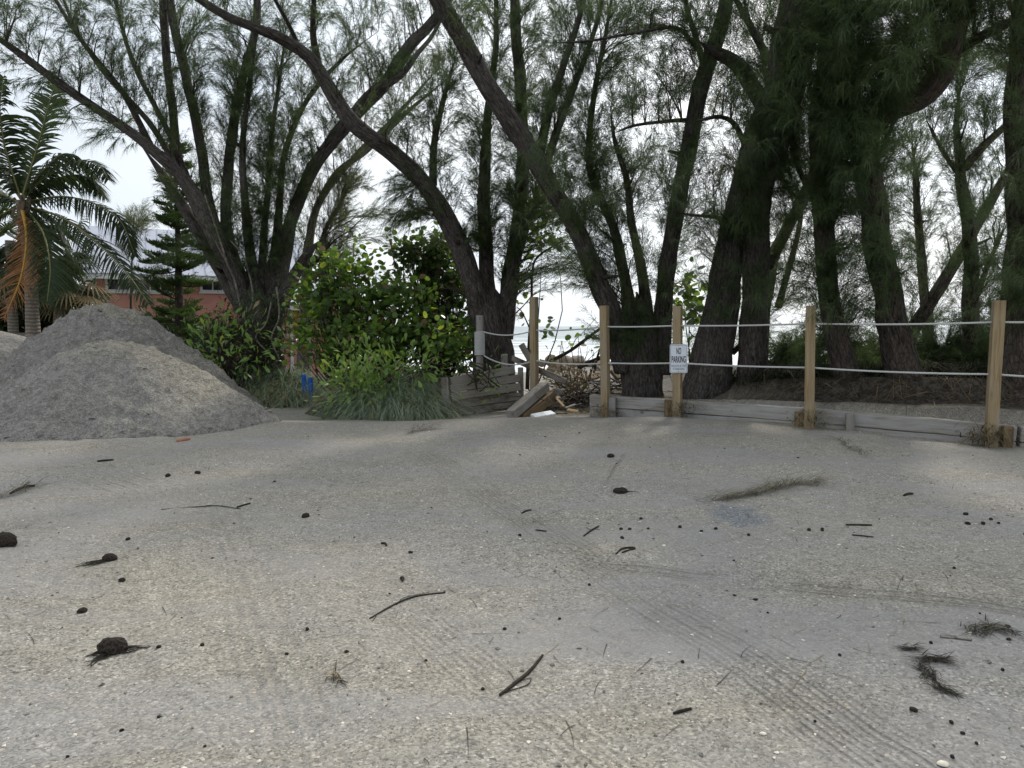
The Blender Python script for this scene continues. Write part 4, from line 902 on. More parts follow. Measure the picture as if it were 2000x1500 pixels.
# low dark bushes closing the view under the right-hand pines
UG = 'dark bushes under the right-hand pines'
for px, py, Y, rx, ry, lab in [(1560, 706, 17.0, 60, 50, 'dark bush between the upright dark pine and the slim pine'), (1700, 712, 17.0, 60, 48, 'dark bush between the slim pine and the crooked brown pine'),
                               (1830, 716, 16.6, 60, 45, 'dark bush left of the thin black forking pine'), (1935, 702, 15.8, 45, 52, 'dark bush right of the thin black forking pine')]:
    t = dict(N=Needles(True), tw=MB(), nw=0.008); b0 = gz(px, Y)
    for _ in range(54):
        q = at(px + rng.normal() * rx * 0.6, py + rng.normal() * ry * 0.6, Y + rng.normal() * 0.4)
        bough(t, b0 + np.array((rng.normal() * 0.3, rng.normal() * 0.2, 0.05)), q, 0.02, 34, 15)
    V, F4, F3 = t['N'].arrays(); rt = thing('pine_sapling', lab, 'bush', b0, UG)
    tv = np.concatenate(t['tw'].V); tf = np.concatenate(t['tw'].F4)
    put('stem', mesh('stem', tv - b0, tf, TWIG), rt, kind='stuff')
    put('foliage', mesh('foliage', V - b0, [F3], NEED, None, None, False), rt, kind='stuff')

# ------------------------------------------------------------------ palms
def frond(root, pts, Y, dY, lmat, rmat, L=0.75, n=52, hang=0.9, base_r=0.035, wd=0.036):
    k = len(pts); P = catmull([at(x, y, Y + dY * i / (k - 1)) for i, (x, y) in enumerate(pts)], n)
    mb = MB(); tube(mb, P, np.linspace(base_r, 0.006, n), 6, smooth if False else 0.0)
    f = mb.build('frond', rmat, root, smooth=True)
    T = np.gradient(P, axis=0); T /= np.linalg.norm(T, axis=1)[:, None]
    up = np.array((0.12, -0.2, 1.0)); V, F = [], []
    b = 0
    for i in range(4, n):
        u = i / (n - 1); l = L * (math.sin(min(1, u * 1.25 + 0.18) * math.pi * 0.5)) * (1.0 if u < 0.7 else 1 - 0.75 * (u - 0.7) / 0.3)
        s = np.cross(T[i], up); s /= np.linalg.norm(s) + 1e-9; nn = np.cross(s, T[i])
        for sg in (-1, 1):
            d = s * sg * 0.85 + T[i] * rng.uniform(0.35, 0.6) + nn * rng.uniform(0.0, 0.35) + rng.normal(size=3) * 0.07; d /= np.linalg.norm(d)
            ll = l * rng.uniform(0.85, 1.08); h = hang * rng.uniform(0.7, 1.3)
            q = np.linspace(0, 1, 5); C = P[i] + d * (ll * q)[:, None] * np.array((1, 1, 1)) + np.array((0, 0, -1.0)) * (ll * h * 0.75 * q ** 1.8)[:, None]
            C = P[i] + (C - P[i]) * (ll / max(ll, np.linalg.norm(C[-1] - P[i])))
            wv = np.cross(d, nn); wv = T[i] * 0.9 + nn * 0.3 * sg; wv /= np.linalg.norm(wv)
            hw = wd * np.array((0.35, 0.5, 0.48, 0.35, 0.04))
            for c_, w_ in zip(C, hw): V += [c_ - wv * w_, c_ + wv * w_]
            F += [(b + 2 * j, b + 2 * j + 1, b + 2 * j + 3, b + 2 * j + 2) for j in range(4)]; b += 10
    me = mesh('leaflets', np.array(V) - np.array(root.location), np.array(F), lmat)
    o = put('leaflets', me, f, kind='stuff'); return f
smooth = None
pb = gz(66, 20.0)
palm = thing('coconut_palm', 'coconut palm with ringed grey trunk and one rust-coloured dying frond', 'palm tree', pb)
mb = MB(); tube(mb, catmull([at(68, 800, 20.0), at(64, 640, 20.0), at(58, 520, 20.0), at(48, 430, 20.0), at(42, 392, 20.0)], 60), np.interp(np.linspace(0, 1, 60), [0, .15, .5, 1], [0.30, 0.22, 0.165, 0.15]), 16, 0.03, 3, aniso=0.25)
mb.build('trunk', PALMTR, palm, smooth=True)
for pts, dY, hang in [([(42, 390), (72, 290), (98, 195), (110, 158)], 0.6, .25), ([(45, 388), (95, 338), (150, 314), (192, 322), (212, 350)], -0.6, .9), ([(48, 395), (120, 384), (185, 398), (235, 432), (264, 500)], -0.4, 1.0),
                      ([(50, 402), (120, 425), (190, 475), (245, 530), (290, 592)], -1.2, .8), ([(40, 388), (10, 290), (0, 215), (6, 150)], -0.5, .5), ([(40, 388), (-20, 300), (-80, 250), (-150, 250)], -0.8, .8),
                      ([(38, 396), (-20, 375), (-80, 395), (-130, 470)], -0.6, 1.0), ([(40, 402), (-10, 430), (-50, 500), (-70, 580)], -1.0, .8), ([(52, 408), (84, 455), (98, 520), (92, 590)], -1.5, .6),
                      ([(50, 404), (100, 425), (128, 480), (132, 560)], 0.9, .8), ([(44, 388), (88, 330), (130, 300), (172, 330), (190, 380)], 1.8, 1.0), ([(40, 395), (0, 380), (-50, 340), (-110, 350)], 1.4, .9), ([(48, 396), (110, 350), (165, 345), (205, 385)], 2.2, 1.0),
                      ([(46, 404), (60, 460), (62, 530), (50, 590)], 1.2, .5)]:
    frond(palm, pts, 20.0, dY, PALML, RACH, 0.92, 92, hang * 1.15 + .1, 0.035, 0.055)
f = frond(palm, [(44, 410), (52, 470), (40, 545), (8, 622)], 19.6, -0.8, PALMD, RACHD, 0.75, 66, .55, 0.05, 0.05)
f['label'] = 'rust-orange dying frond hanging down'
mb = MB()
for k in range(14):
    p = at(44 + rng.normal() * 10, 398 + rng.normal() * 10, 19.8 + rng.normal() * 0.12)
    tube(mb, [p, p + np.array((rng.normal() * .12, rng.normal() * .12, -.25)), p + np.array((rng.normal() * .25, rng.normal() * .2, -.7))], [0.05, 0.04, 0.01], 5, 0.2, k)
mb.build('fibre_sheath', FIBRE, palm, kind='stuff', smooth=True)
def fan(root, c, d, r, mat_, n=20):
    d = d / np.linalg.norm(d); _, s, u = frame(d); V, F, b = [], [], 0
    for i in range(n):
        a = (i / (n - 1) - 0.5) * 3.9; q = d * math.cos(a) + s * math.sin(a) + u * 0.15 * math.cos(a * 2)
        w_ = np.cross(q, u); w_ /= np.linalg.norm(w_)
        for t_, hw in ((0.05, 0.012), (0.5, 0.03), (0.8, 0.02), (1.0, 0.003)):
            cc = c + q * r * t_ + np.array((0, 0, -1)) * r * 0.45 * t_ ** 2.2
            V += [cc - w_ * hw, cc + w_ * hw]
        F += [(b + 2 * j, b + 2 * j + 1, b + 2 * j + 3, b + 2 * j + 2) for j in range(3)]; b += 8
    put('fan_leaf', mesh('fan_leaf', np.array(V) - np.array(root.location), np.array(F), mat_), root)
for lab, bx, cx, cy, Y, tw in [('shaggy fan palm with drooping dead skirt right of the coconut palm', 116, 118, 500, 23.5, 20), ('fan palm with smooth leaning trunk left of the coconut palm', 26, 20, 470, 22.5, 18)]:
    b0 = gz(bx, Y); rt = thing('fan_palm', lab, 'palm tree', b0, 'fan palms behind the sand piles')
    mb = MB(); tube(mb, catmull([b0 - np.array((0, 0, .2)), at(bx, 640, Y), at((bx + cx) / 2, 570, Y), at(cx, cy, Y)], 30), tw * Y / FPX / 2, 12, 0.06, 4); mb.build('trunk', PALMTR, rt, smooth=True)
    for k in range(46):
        d = rdir(1)[0]; d[2] = d[2] * 0.8 + (0.3 if k < 22 else -0.75)
        c = at(cx, cy, Y) + d * rng.uniform(0.3, 1.1) + np.array((0, 0, -0.6 if k >= 22 else 0))
        fan(rt, c, d, rng.uniform(0.6, 0.95), PALML if k < 24 else [DRYG, SHADEL, PALML][k % 3])
# Norfolk pine
nb_ = gz(348, 21.5)
nf = thing('norfolk_pine', 'dark tiered Norfolk pine in front of the salmon wall', 'tree', nb_)
mb = MB(); tube(mb, catmull([at(352, 790, 21.5), at(350, 620, 21.5), at(347, 450, 21.5), at(340, 290, 21.5)], 50), np.linspace(0.17, 0.03, 50), 12, 0.08, 3); mb.build('trunk', BARK_B, nf, smooth=True)
for py, ln, nbr in [(300, 22, 5), (325, 34, 5), (352, 44, 6), (382, 52, 6), (412, 58, 6), (440, 62, 6), (470, 70, 6), (500, 74, 7), (532, 72, 6), (562, 76, 6), (592, 78, 6), (640, 60, 6), (668, 46, 5)]:
    for k in range(nbr):
        a = 2 * math.pi * k / nbr + py * 0.37 + rng.normal() * 0.2; l = ln * 21.5 / FPX * rng.uniform(0.35, 1.2)
        o_ = at(346 + rng.normal() * 1, py + rng.normal() * 13, 21.5); dv = np.array((math.cos(a), math.sin(a), 0.0))
        P = np.array([o_ + dv * l * u + np.array((0, 0, 1)) * l * (-0.22 * u + 0.34 * u * u) for u in np.linspace(0, 1, 7)]) + np.array((0, 0, 1)) * (np.linspace(0, 1, 7)[:, None] * rng.normal() * 0.30 * l)
        mb = MB(); tube(mb, P, np.linspace(0.022, 0.008, 7), 5)
        br = mb.build('branch', BARK_B, nf, smooth=True)
        N_ = Needles(); m_ = int(700 * l / 1.0)
        u = rng.uniform(0.15, 1.0, m_); idx = np.minimum((u * 6).astype(int), 5); p = P[idx] + (P[idx + 1] - P[idx]) * (u * 6 - idx)[:, None]
        sd_ = np.cross(dv, (0, 0, 1.0)); off = rng.normal(size=m_) * 0.13 * (1.3 - u * 0.6)
        p = p + sd_ * off[:, None] + np.array((0, 0, 1)) * (np.abs(off) * 0.4)[:, None]
        N_.add(p, rdir(m_) * 0.5 + np.array((0, 0, 0.5)) + dv * 0.5 + sd_ * np.sign(off)[:, None] * 0.4, rng.uniform(0.07, 0.17, m_), 0.024, 0.1)
        V, F4, F3 = N_.arrays()
        put('needles', mesh('needles', V - np.array(nf.location), [F3], NORF), br, kind='stuff')

# ------------------------------------------------------------------ salmon house on the left
def house(name, label, pL, pR, zb, zt, depth, over, rise, wins=(), corner=True, panel=None, skirt=True, seam=0.42):
    L = np.linalg.norm(pR - pL); th = math.atan2(pR[1] - pL[1], pR[0] - pL[0])
    g = float(GH(pL[0], pL[1])); root = thing(name, label, 'house', (pL[0], pL[1], g), None, th)
    loc = (0, 0, 0); Z = lambda z: z - g
    def part(nm, boxes, m, par=None, kind=None):
        mb = MB()
        for (x0, x1, y0, y1, z0, z1) in boxes:
            mb.add([(x0, y0, z0), (x1, y0, z0), (x1, y1, z0), (x0, y1, z0), (x0, y0, z1), (x1, y0, z1), (x1, y1, z1), (x0, y1, z1)], [(3, 2, 1, 0), (4, 5, 6, 7), (0, 1, 5, 4), (1, 2, 6, 5), (2, 3, 7, 6), (3, 0, 4, 7)])
        o = mb.build(nm, m, par or root, kind, loc=(0, 0, 0)); o.location = (0, 0, 0); return o
    wall = part('wall', [(0.0, L, 0.03, depth, Z(zb), Z(zt))], SALMON)
    bh = 0.10; mb = MB(); z = Z(zb)
    while z < Z(zt) - 0.02:
        z1 = min(z + bh, Z(zt))
        mb.add([(0, -0.022, z), (L, -0.022, z), (L, -0.004, z1), (0, -0.004, z1), (0, 0.03, z), (L, 0.03, z), (L, 0.03, z1), (0, 0.03, z1)], [(0, 1, 2, 3), (4, 0, 3, 7), (1, 5, 6, 2), (4, 5, 1, 0), (3, 2, 6, 7)])
        z += bh
    mb.build('clapboard', SALMON, wall, 'stuff', loc=(0, 0, 0)).location = (0, 0, 0)
    if corner:
        for x in (-0.06, L - 0.05): part('corner_board', [(x, x + 0.12, -0.045, 0.06, Z(zb), Z(zt))], TRIM)
    if skirt:
        part('pier', [(0.2, 0.5, 0.3, 0.6, -0.3, Z(zb))], SKIRT); part('pier', [(L - 0.6, L - 0.3, 0.3, 0.6, -0.3, Z(zb))], SKIRT)
        for k in range(int(L / 0.16)):
            part('skirt_slat', [(0.02 + k * 0.16, 0.13 + k * 0.16, 0.10, 0.14, -0.1, Z(zb) - 0.02)], SKIRT)
        part('shade_backing', [(0.0, L, 0.9, 0.95, -0.3, Z(zb))], SKIRT)  # added dark sheet behind the slats, stands for the shade under the house
        part('sill_beam', [(-0.02, L + 0.02, -0.01, 0.2, Z(zb) - 0.2, Z(zb))], DARKW)
    for (x0, x1, z0, z1, np_) in wins:
        fr = part('window', [(x0, x0 + 0.1, -0.06, 0.05, z0, z1), (x1 - 0.1, x1, -0.06, 0.05, z0, z1), (x0 + 0.1, x1 - 0.1, -0.06, 0.05, z1 - 0.09, z1), (x0 + 0.1, x1 - 0.1, -0.06, 0.05, z0, z0 + 0.1)], TRIM)
        part('sill', [(x0 - 0.04, x1 + 0.04, -0.10, -0.06, z0 - 0.05, z0 + 0.02)], TRIM, fr)
        wdt = (x1 - x0 - 0.2) / np_
        for k in range(np_):
            part('pane', [(x0 + 0.1 + k * wdt + 0.02, x0 + 0.1 + (k + 1) * wdt - 0.02, -0.030, -0.026, z0 + 0.12, z1 - 0.11)], GLASS, fr)
            if k: part('muntin', [(x0 + 0.1 + k * wdt - 0.025, x0 + 0.1 + k * wdt + 0.025, -0.055, -0.02, z0 + 0.1, z1 - 0.09)], TRIM, fr)
        part('backing', [(x0 + 0.1, x1 - 0.1, -0.023, -0.02, z0 + 0.1, z1 - 0.09)], GLASS, fr)
    if panel:
        x0, x1, z0, z1 = panel; part('orange_panel', [(x0, x1, -0.06, -0.025, z0, z1)], ORANGE)
    part('fascia', [(-over, L + 0.4, -0.72, -0.68, Z(zt) - 0.06, Z(zt) + 0.14)], TRIM)
    part('soffit', [(-over, L + 0.4, -0.68, 0.03, Z(zt) - 0.02, Z(zt) + 0.0)], TRIM)
    # roof: sloped panels with raised seams
    rf = part('roof', [(-over, L + 0.4, -0.66, depth + 0.6, Z(zt) + 0.02, Z(zt) + 0.06)], ROOF)
    run = depth / 2 + 0.76; n = max(1, int((L + over + 0.4) / seam)); sw = (L + over + 0.4) / n
    for k in range(n):
        x0 = -over + k * sw
        mb = MB(); V = []
        for (y, z) in ((-0.76, Z(zt) + 0.14), (-0.76 + run, Z(zt) + 0.14 + rise)):
            V += [(x0, y, z), (x0 + sw, y, z), (x0 + sw, y, z + 0.02), (x0 + 0.05, y, z + 0.02), (x0 + 0.05, y, z + 0.06), (x0, y, z + 0.06)]
        mb.add(V, [(i, (i + 1) % 6, 6 + (i + 1) % 6, 6 + i) for i in range(6)], [(0, 2, 1), (0, 3, 2), (0, 4, 3), (0, 5, 4), (6, 7, 8), (6, 8, 9), (6, 9, 10), (6, 10, 11)])
        o = mb.build('roof_panel', ROOF, rf, loc=(0, 0, 0)); o.location = (0, 0, 0)
    y0 = -0.76 + run
    mb = MB(); mb.add([(-over, y0, Z(zt) + .14 + rise), (L + .4, y0, Z(zt) + .14 + rise), (L + .4, y0 + run, Z(zt) + .14), (-over, y0 + run, Z(zt) + .14), (-over, y0, Z(zt) + .16 + rise), (L + .4, y0, Z(zt) + .16 + rise), (L + .4, y0 + run, Z(zt) + .16), (-over, y0 + run, Z(zt) + .16)], BOXF)
    o = mb.build('rear_slope', ROOF, rf, loc=(0, 0, 0)); o.location = (0, 0, 0)
    return root, L, g
pL = at(184, 540, 28.5); pR = at(590, 545, 32.0); pL[2] = pR[2] = 0
uF = (pR - pL) / np.linalg.norm(pR - pL)
def facade(px):
    dx = (px - 1000) / FPX; # ray (dx, 1): pL + s*u
    return (dx * pL[1] - pL[0]) / (uF[0] - dx * uF[1])
def zat(px, py): s = facade(px); q = pL + uF * s; return at(px, py, q[1])[2]
gH = float(GH(pL[0], pL[1]))
W1 = (facade(212), facade(343), zat(215, 570) - gH, zat(215, 541) - gH, 6); W2 = (facade(395), facade(520), zat(400, 571) - gH, zat(400, 545) - gH, 6)
hs, _, _ = house('beach_house', 'raised salmon clapboard house with grey metal roof and narrow strip windows', pL, pR, 1.75, zat(184, 540) - 0.05, 6.5, 0.75, 2.25, [W1, W2])
qL = at(520, 600, 27.0); qR = at(700, 600, 28.5); qL[2] = qR[2] = 0
uF = (qR - qL) / np.linalg.norm(qR - qL); pL = qL; gH = float(GH(qL[0], qL[1]))
house('cottage', 'low salmon cottage wing with orange panel seen behind the sea grape', qL, qR, -0.35, 2.25, 4.0, 0.3, 0.9, (), False, (facade(573), facade(592), zat(580, 650) - gH, zat(580, 606) - gH), False)
hc = [o for o in bpy.data.objects if o.name == 'cottage'][0]
mb = MB(); x = facade(570); mb.add([(x - .05, -.07, 0), (x + .06, -.07, 0), (x + .06, -.02, 0), (x - .05, -.02, 0), (x - .05, -.07, 2.6), (x + .06, -.07, 2.6), (x + .06, -.02, 2.6), (x - .05, -.02, 2.6)], [(3, 2, 1, 0), (4, 5, 6, 7), (0, 1, 5, 4), (1, 2, 6, 5), (2, 3, 7, 6), (3, 0, 4, 7)])
o = mb.build('trim_board', TRIM, hc, loc=(0, 0, 0)); o.location = (0, 0, 0)
# old board fence at the far left behind the palms
fb = gz(20, 21.0); ff = thing('board_fence', 'low weathered board fence behind the pale sand pile at far left', 'fence', fb)
for py in (655, 668, 681):
    mb = MB(); beam(mb, at(-120, py, 20.6), at(110, py, 21.6), 0.04, 0.15, seed=py); mb.build('rail', DARKW, ff)
for px in (-60, 12, 70):
    mb = MB(); p = gz(px, 20.9 + px * 0.003); beam(mb, p, p + np.array((0, 0, 1.45)), 0.14, 0.12, (0, 1, 0), seed=px); mb.build('post', DARKW, ff)

# ------------------------------------------------------------------ rope fence, sign, timber border
fz = [float(GH(p[0], p[1])) for p in FP]
ff = thing('rope_fence', 'fence of square tan posts carrying two white ropes along the lot', 'fence', (FP[1][0], FP[1][1], fz[1]))
tops = [(1951, 587), (1584, 597), (1323, 598), (1180, 597), (1043, 580)]
AX = []
for k, ((px, d), p, (tx, ty)) in enumerate(zip(POSTS, FP, tops)):
    b = np.array((p[0], p[1], fz[k] - 0.3)); tp = at(tx, ty, d)
    nb2 = FP[min(k + 1, 4)] - FP[max(k - 1, 0)]; AX.append((b, tp))
    mb = MB(); beam(mb, b, tp, 0.145, 0.145, (0.35 + 0.1 * k, 1, 0), 0.008, 0, 0.004, k + 1, 6); mb.build('post', POSTW, ff)
def on_post(k, py, off=0.0):
    b, tp = AX[k]; d = POSTS[k][1]; z = at(POSTS[k][0], py, d)[2]; u = (z - b[2]) / (tp[2] - b[2]); return b + (tp - b) * u + np.array((0, -off, 0))
ob = gz(936, 15.9); otop = at(937, 616, 15.9)
op = MB(); tube(op, [ob - np.array((0, 0, .2)), (ob + otop) / 2, otop], [0.088, 0.083, 0.08], 14, 0.04, 3, aniso=1); oldp = op.build('old_post', OLDW, ff, smooth=True)
oldp['label'] = 'grey round post wrapped in white rope'
za, zb_ = at(937, 694, 15.9)[2], at(937, 648, 15.9)[2]; n = 17 * 18
ang = np.linspace(0, 17 * 2 * math.pi, n); mb = MB()
tube(mb, np.c_[ob[0] + (otop[0] - ob[0]) * 0.6 + 0.105 * np.cos(ang), ob[1] + 0.105 * np.sin(ang), np.linspace(za, zb_, n)], 0.0150, 8, aniso=1); mb.build('rope_coil', ROPE, ff, smooth=True)
ru = [(629, 0), (632, 1), (636, 2), (638, 3), (645, 4)]; rl = [(731, 0), (718, 1), (709, 2), (709, 3), (704, 4)]
endU = at(2090, 627, 9.7); endL = at(2090, 738, 9.7)
for ends, rr_ in ((endU, ru), (endL, rl)):
    pts = [ends] + [on_post(k, py) for py, k in rr_] + [np.array((ob[0] + 0.1, ob[1] - 0.06, zb_ if rr_ is ru else za))]
    sags = [0.01, 0.022, 0.015, 0.012, 0.03, 0.09]
    for i in range(len(pts) - 1):
        u = np.linspace(0, 1, 30)[:, None]; sg = sags[i] * (1.6 if rr_ is rl and i > 3 else 1)
        P = pts[i] + (pts[i + 1] - pts[i]) * u - np.array((0, 0, 1)) * sg * 4 * u * (1 - u)
        mb = MB(); tube(mb, P, 0.0145, 8, aniso=1); mb.build('rope', ROPE, ff, smooth=True)
    for k in range(5):   # knots where the rope leaves each post
        for sx in (-0.09, 0.09):
            pass
# sign
sp_ = on_post(2, 700, 0.098); sr = thing('parking_sign', 'white NO PARKING sign nailed to the third post from the right', 'sign', sp_)
b, tp = AX[2]; axis = (tp - b) / np.linalg.norm(tp - b)
SW, SH = 0.308, 0.50
loc_c = on_post(2, 700, 0.098)
sgrp = Matrix.Rotation(math.atan2(axis[0], axis[2]) * 0.6, 4, 'Y') @ Matrix.Rotation(R(-6), 4, 'Z')
sr.matrix_world = Matrix.Translation(Vector(loc_c)) @ sgrp
def rrect(w_, h_, r_, n=6):
    out = []
    for cx, cz, a0 in ((w_ / 2 - r_, h_ / 2 - r_, 0), (-w_ / 2 + r_, h_ / 2 - r_, 90), (-w_ / 2 + r_, -h_ / 2 + r_, 180), (w_ / 2 - r_, -h_ / 2 + r_, 270)):
        for i in range(n): a = R(a0 + 90 * i / (n - 1)); out.append((cx + r_ * math.cos(a), cz + r_ * math.sin(a)))
    return out
o_ = rrect(SW, SH, 0.022); k = len(o_)
V = [(x, -0.002, z) for x, z in o_] + [(x, 0.002, z) for x, z in o_]
me = bpy.data.meshes.new('plate'); me.from_pydata(V, [], [tuple(range(k))[::1], tuple(range(2 * k - 1, k - 1, -1))] + [(i, i + k, (i + 1) % k + k, (i + 1) % k) for i in range(k)]); me.materials.append(SIGNW); me.update()
put('plate', me, sr)
i1, i2 = rrect(SW - 0.022, SH - 0.022, 0.016), rrect(SW - 0.032, SH - 0.032, 0.012)
V = [(x, -0.0035, z) for x, z in i1] + [(x, -0.0035, z) for x, z in i2]
me = bpy.data.meshes.new('border_line'); me.from_pydata(V, [], [(i, (i + 1) % k, (i + 1) % k + k, i + k) for i in range(k)]); me.materials.append(INK); me.update()
put('border_line', me, sr)
def text(s, z, h, wtot, m, off=0.006):
    c = bpy.data.curves.new('lettering', 'FONT'); c.body = s; c.align_x = 'CENTER'; c.align_y = 'CENTER'; c.size = 1.0; c.offset = off; c.fill_mode = 'FRONT'
    tmp = bpy.data.objects.new('tmp', c); COL.objects.link(tmp); dg = bpy.context.evaluated_depsgraph_get()
    mm = bpy.data.meshes.new_from_object(tmp.evaluated_get(dg)); bpy.data.objects.remove(tmp)
    co = np.zeros(len(mm.vertices) * 3, np.float32); mm.vertices.foreach_get('co', co); co = co.reshape(-1, 3)
    mn, mxx = co.min(0), co.max(0); q = (co - (mn + mxx) / 2) / (mxx - mn + 1e-9)
    nv = np.c_[q[:, 0] * wtot, np.full(len(q), -0.0042), q[:, 1] * h + z].astype(np.float32); mm.vertices.foreach_set('co', nv.ravel()); mm.update()
    mm.materials.clear(); mm.materials.append(m); put('lettering', mm, sr)
text('NO', 0.135, 0.115, 0.082, INK, 0.02); text('PARKING', -0.012, 0.118, 0.245, INK, 0.02)
text('VEHICLES WILL BE TOWED', -0.128, 0.040, 0.255, INKG, 0.004); text('AT OWNERS EXPENSE', -0.182, 0.040, 0.205, INKG, 0.004)
for z in (0.225, -0.225):
    mb = MB(); tube(mb, [np.array((0, -0.007, z)), np.array((0, -0.002, z))], 0.007, 8); o = mb.build('bolt', STEEL, sr, loc=(0, 0, 0)); o.location = (0, 0, 0)
# timber border
tb = thing('timber_border', 'low border of grey landscape timbers edging the sand under the ropes', 'border', (FP[2][0], FP[2][1] + 0.3, fz[2]))
def tpt(px, dd=0.22):
    x0 = None
    for _ in range(20):
        Y = 12.0 if x0 is None else float(fence_y(x0)) + dd; x0 = (px - 1000) / FPX * Y
    return np.array((x0, Y, 0.0))
tm = [(1158, 1318, 0.05), (1336, 1574, 0.0), (1596, 1992, 0.0), (1998, 2190, 0.0)]
for i, (a, b, dd) in enumerate(tm):
    P0, P1 = tpt(a, 0.24 + dd), tpt(b, 0.24)
    tz = [(1158, 772), (1330, 783), (1575, 798), (1612, 800), (1990, 834), (2190, 850)]
    for P, px in ((P0, a), (P1, b)):
        P[2] = at(px, np.interp(px, [q[0] for q in tz], [q[1] for q in tz]), P[1] - 0.1)[2] - 0.11
    mb = MB(); beam(mb, P0, P1, 0.20, 0.22, (0, 0, 1), 0.012, 0, 0.012, i + 1, 8); mb.build('timber', PALEW, tb)
    Q0, Q1 = P0 - np.array((0, -0.012, 0.225)), P1 - np.array((0, -0.012, 0.225))
    mb = MB(); beam(mb, Q0, Q1, 0.20, 0.22, (0, 0, 1), 0.012, 0, 0.012, i + 11, 8); mb.build('timber', PALEW, tb)
    if i == 0:
        for q in (0.0, 0.23):
            mb = MB(); beam(mb, P0 - np.array((0.0, 0.0, q)), P0 + np.array((0.05, 0.9, -q)), 0.20, 0.22, (0, 0, 1), 0.012, 0, 0.01, 31 + int(q * 10), 3)
for px, py, h, wm, mt in [(1308, 780, 0.42, 0.15, BROWNW), (1566, 804, 0.36, 0.15, BROWNW), (1665, 808, 0.34, 0.12, OLDW), (1976, 832, 0.42, 0.13, BROWNW), (1197, 776, 0.4, 0.14, OLDW)]:
    P = tpt(px, 0.05); zt = at(px, py, P[1])[2]
    mb = MB(); beam(mb, np.array((P[0], P[1], zt - h - 0.25)), np.array((P[0], P[1], zt)), wm, 0.12, (0.3, 1, 0), 0.008, 0, 0.003, px, 3); mb.build('stake', mt, tb)
for px, py in ((1429, 802), (1429, 812)):
    P = at(px, py, tpt(px, 0.12)[1]); mb = MB(); tube(mb, [P + np.array((0, .03, 0)), P - np.array((0, .02, 0))], 0.018, 8); mb.build('bolt', STEEL, tb)

# ------------------------------------------------------------------ leaning plank wall and fallen timbers
pw_ = thing('plank_wall', 'leaning retaining wall of dark grey planks in front of the centre pine', 'retaining wall', gz(945, 14.6))
BL, TL, BR, TR = at(882, 816, 14.1), at(880, 736, 14.3), at(1019, 800, 15.4), at(1014, 712, 15.6)
nP = 5
for i in range(nP):
    u0, u1 = i / nP + 0.001, (i + 1) / nP - 0.001
    a0, a1, b0_, b1_ = BL + (TL - BL) * u0, BL + (TL - BL) * u1, BR + (TR - BR) * u0, BR + (TR - BR) * u1
    pa, pb2 = (a0 + a1) / 2, (b0_ + b1_) / 2
    if i == nP - 1: pb2 = pb2 + np.array((-0.12, -0.1, 0))
    mb = MB(); beam(mb, pa + rng.normal(size=3) * 0.008, pb2 + rng.normal(size=3) * 0.012, 0.055, np.linalg.norm(a1 - a0) * (1.0), tuple(a1 - a0), 0.010, 0, 0.005, i + 41, 8)
    mb.build('plank', WALLW if i > 1 else DARKW, pw_)
mb = MB(); beam(mb, at(874, 822, 14.05), at(869, 738, 14.25), 0.15, 0.15, (0, 1, 0), 0.01, 0, 0.01, 3, 5); mb.build('post', DARKW, pw_)
mb = MB(); beam(mb, at(1018, 800, 15.5), at(1016, 718, 15.7), 0.12, 0.12, (0, 1, 0), 0.01, 0, 0.01, 5, 5); mb.build('post', DARKW, pw_)
mb = MB(); beam(mb, at(986, 760, 16.2), at(985, 692, 16.2), 0.15, 0.15, (0, 1, 0), 0.01, 0, 0.01, 8, 5); mb.build('post', OLDW, pw_)
def single(name, label, cat, p0, p1, wd, ht, m, up=(0, 0, 1), wob=0.008, seed=1, group=None):
    mb = MB(); beam(mb, p0, p1, wd, ht, up, 0.01, 0, wob, seed, 6); o = mb.build(name, m, None, loc=np.asarray(p0)); return tag(o, label, cat, group)
FT = 'fallen timbers'
single('fallen_timber', 'thick grey-topped beam propped slantwise right of the plank wall', 'timber', at(998, 810, 13.3), at(1064, 754, 14.7), 0.20, 0.17, OLDW, (-0.25, -0.35, 1), 0.006, 71, FT)
single('fallen_timber', 'dark wet beam lying under the thick grey-topped one', 'timber', at(1016, 820, 13.6), at(1078, 772, 14.8), 0.17, 0.22, BROWNW, (-0.25, -0.35, 1), 0.01, 72, FT)
single('fallen_timber', 'thin dark grey board sloping down behind the tall corner post', 'board', at(1000, 700, 15.9), at(1106, 746, 14.9), 0.05, 0.13, DARKW, (0, 0, 1), 0.006, 73, FT)
single('fallen_timber', 'pale board leaning up against the left side of the corner post', 'board', at(1050, 728, 15.7), at(1018, 672, 15.8), 0.05, 0.14, OLDW, (1, 0, 0.3), 0.006, 74, FT)
single('fallen_timber', 'short dark board end poking out right of the slanting beams', 'board', at(1082, 764, 15.0), at(1100, 766, 14.9), 0.12, 0.12, DARKW, (0, 0, 1), 0.004, 75, FT)
single('fallen_timber', 'long weathered plank lying on the litter left of the second post', 'board', at(1138, 742, 18.0), at(1182, 728, 18.8), 0.22, 0.06, BROWNW, (0, -0.6, 1), 0.01, 76, FT)
single('fallen_timber', 'brown block leaning by the V-shaped pine trunk', 'board', at(1196, 724, 18.5), at(1210, 742, 18.2), 0.14, 0.10, BROWNW, (0, 0, 1), 0.01, 77, FT)
WC = 'broken wood scraps in the gap'
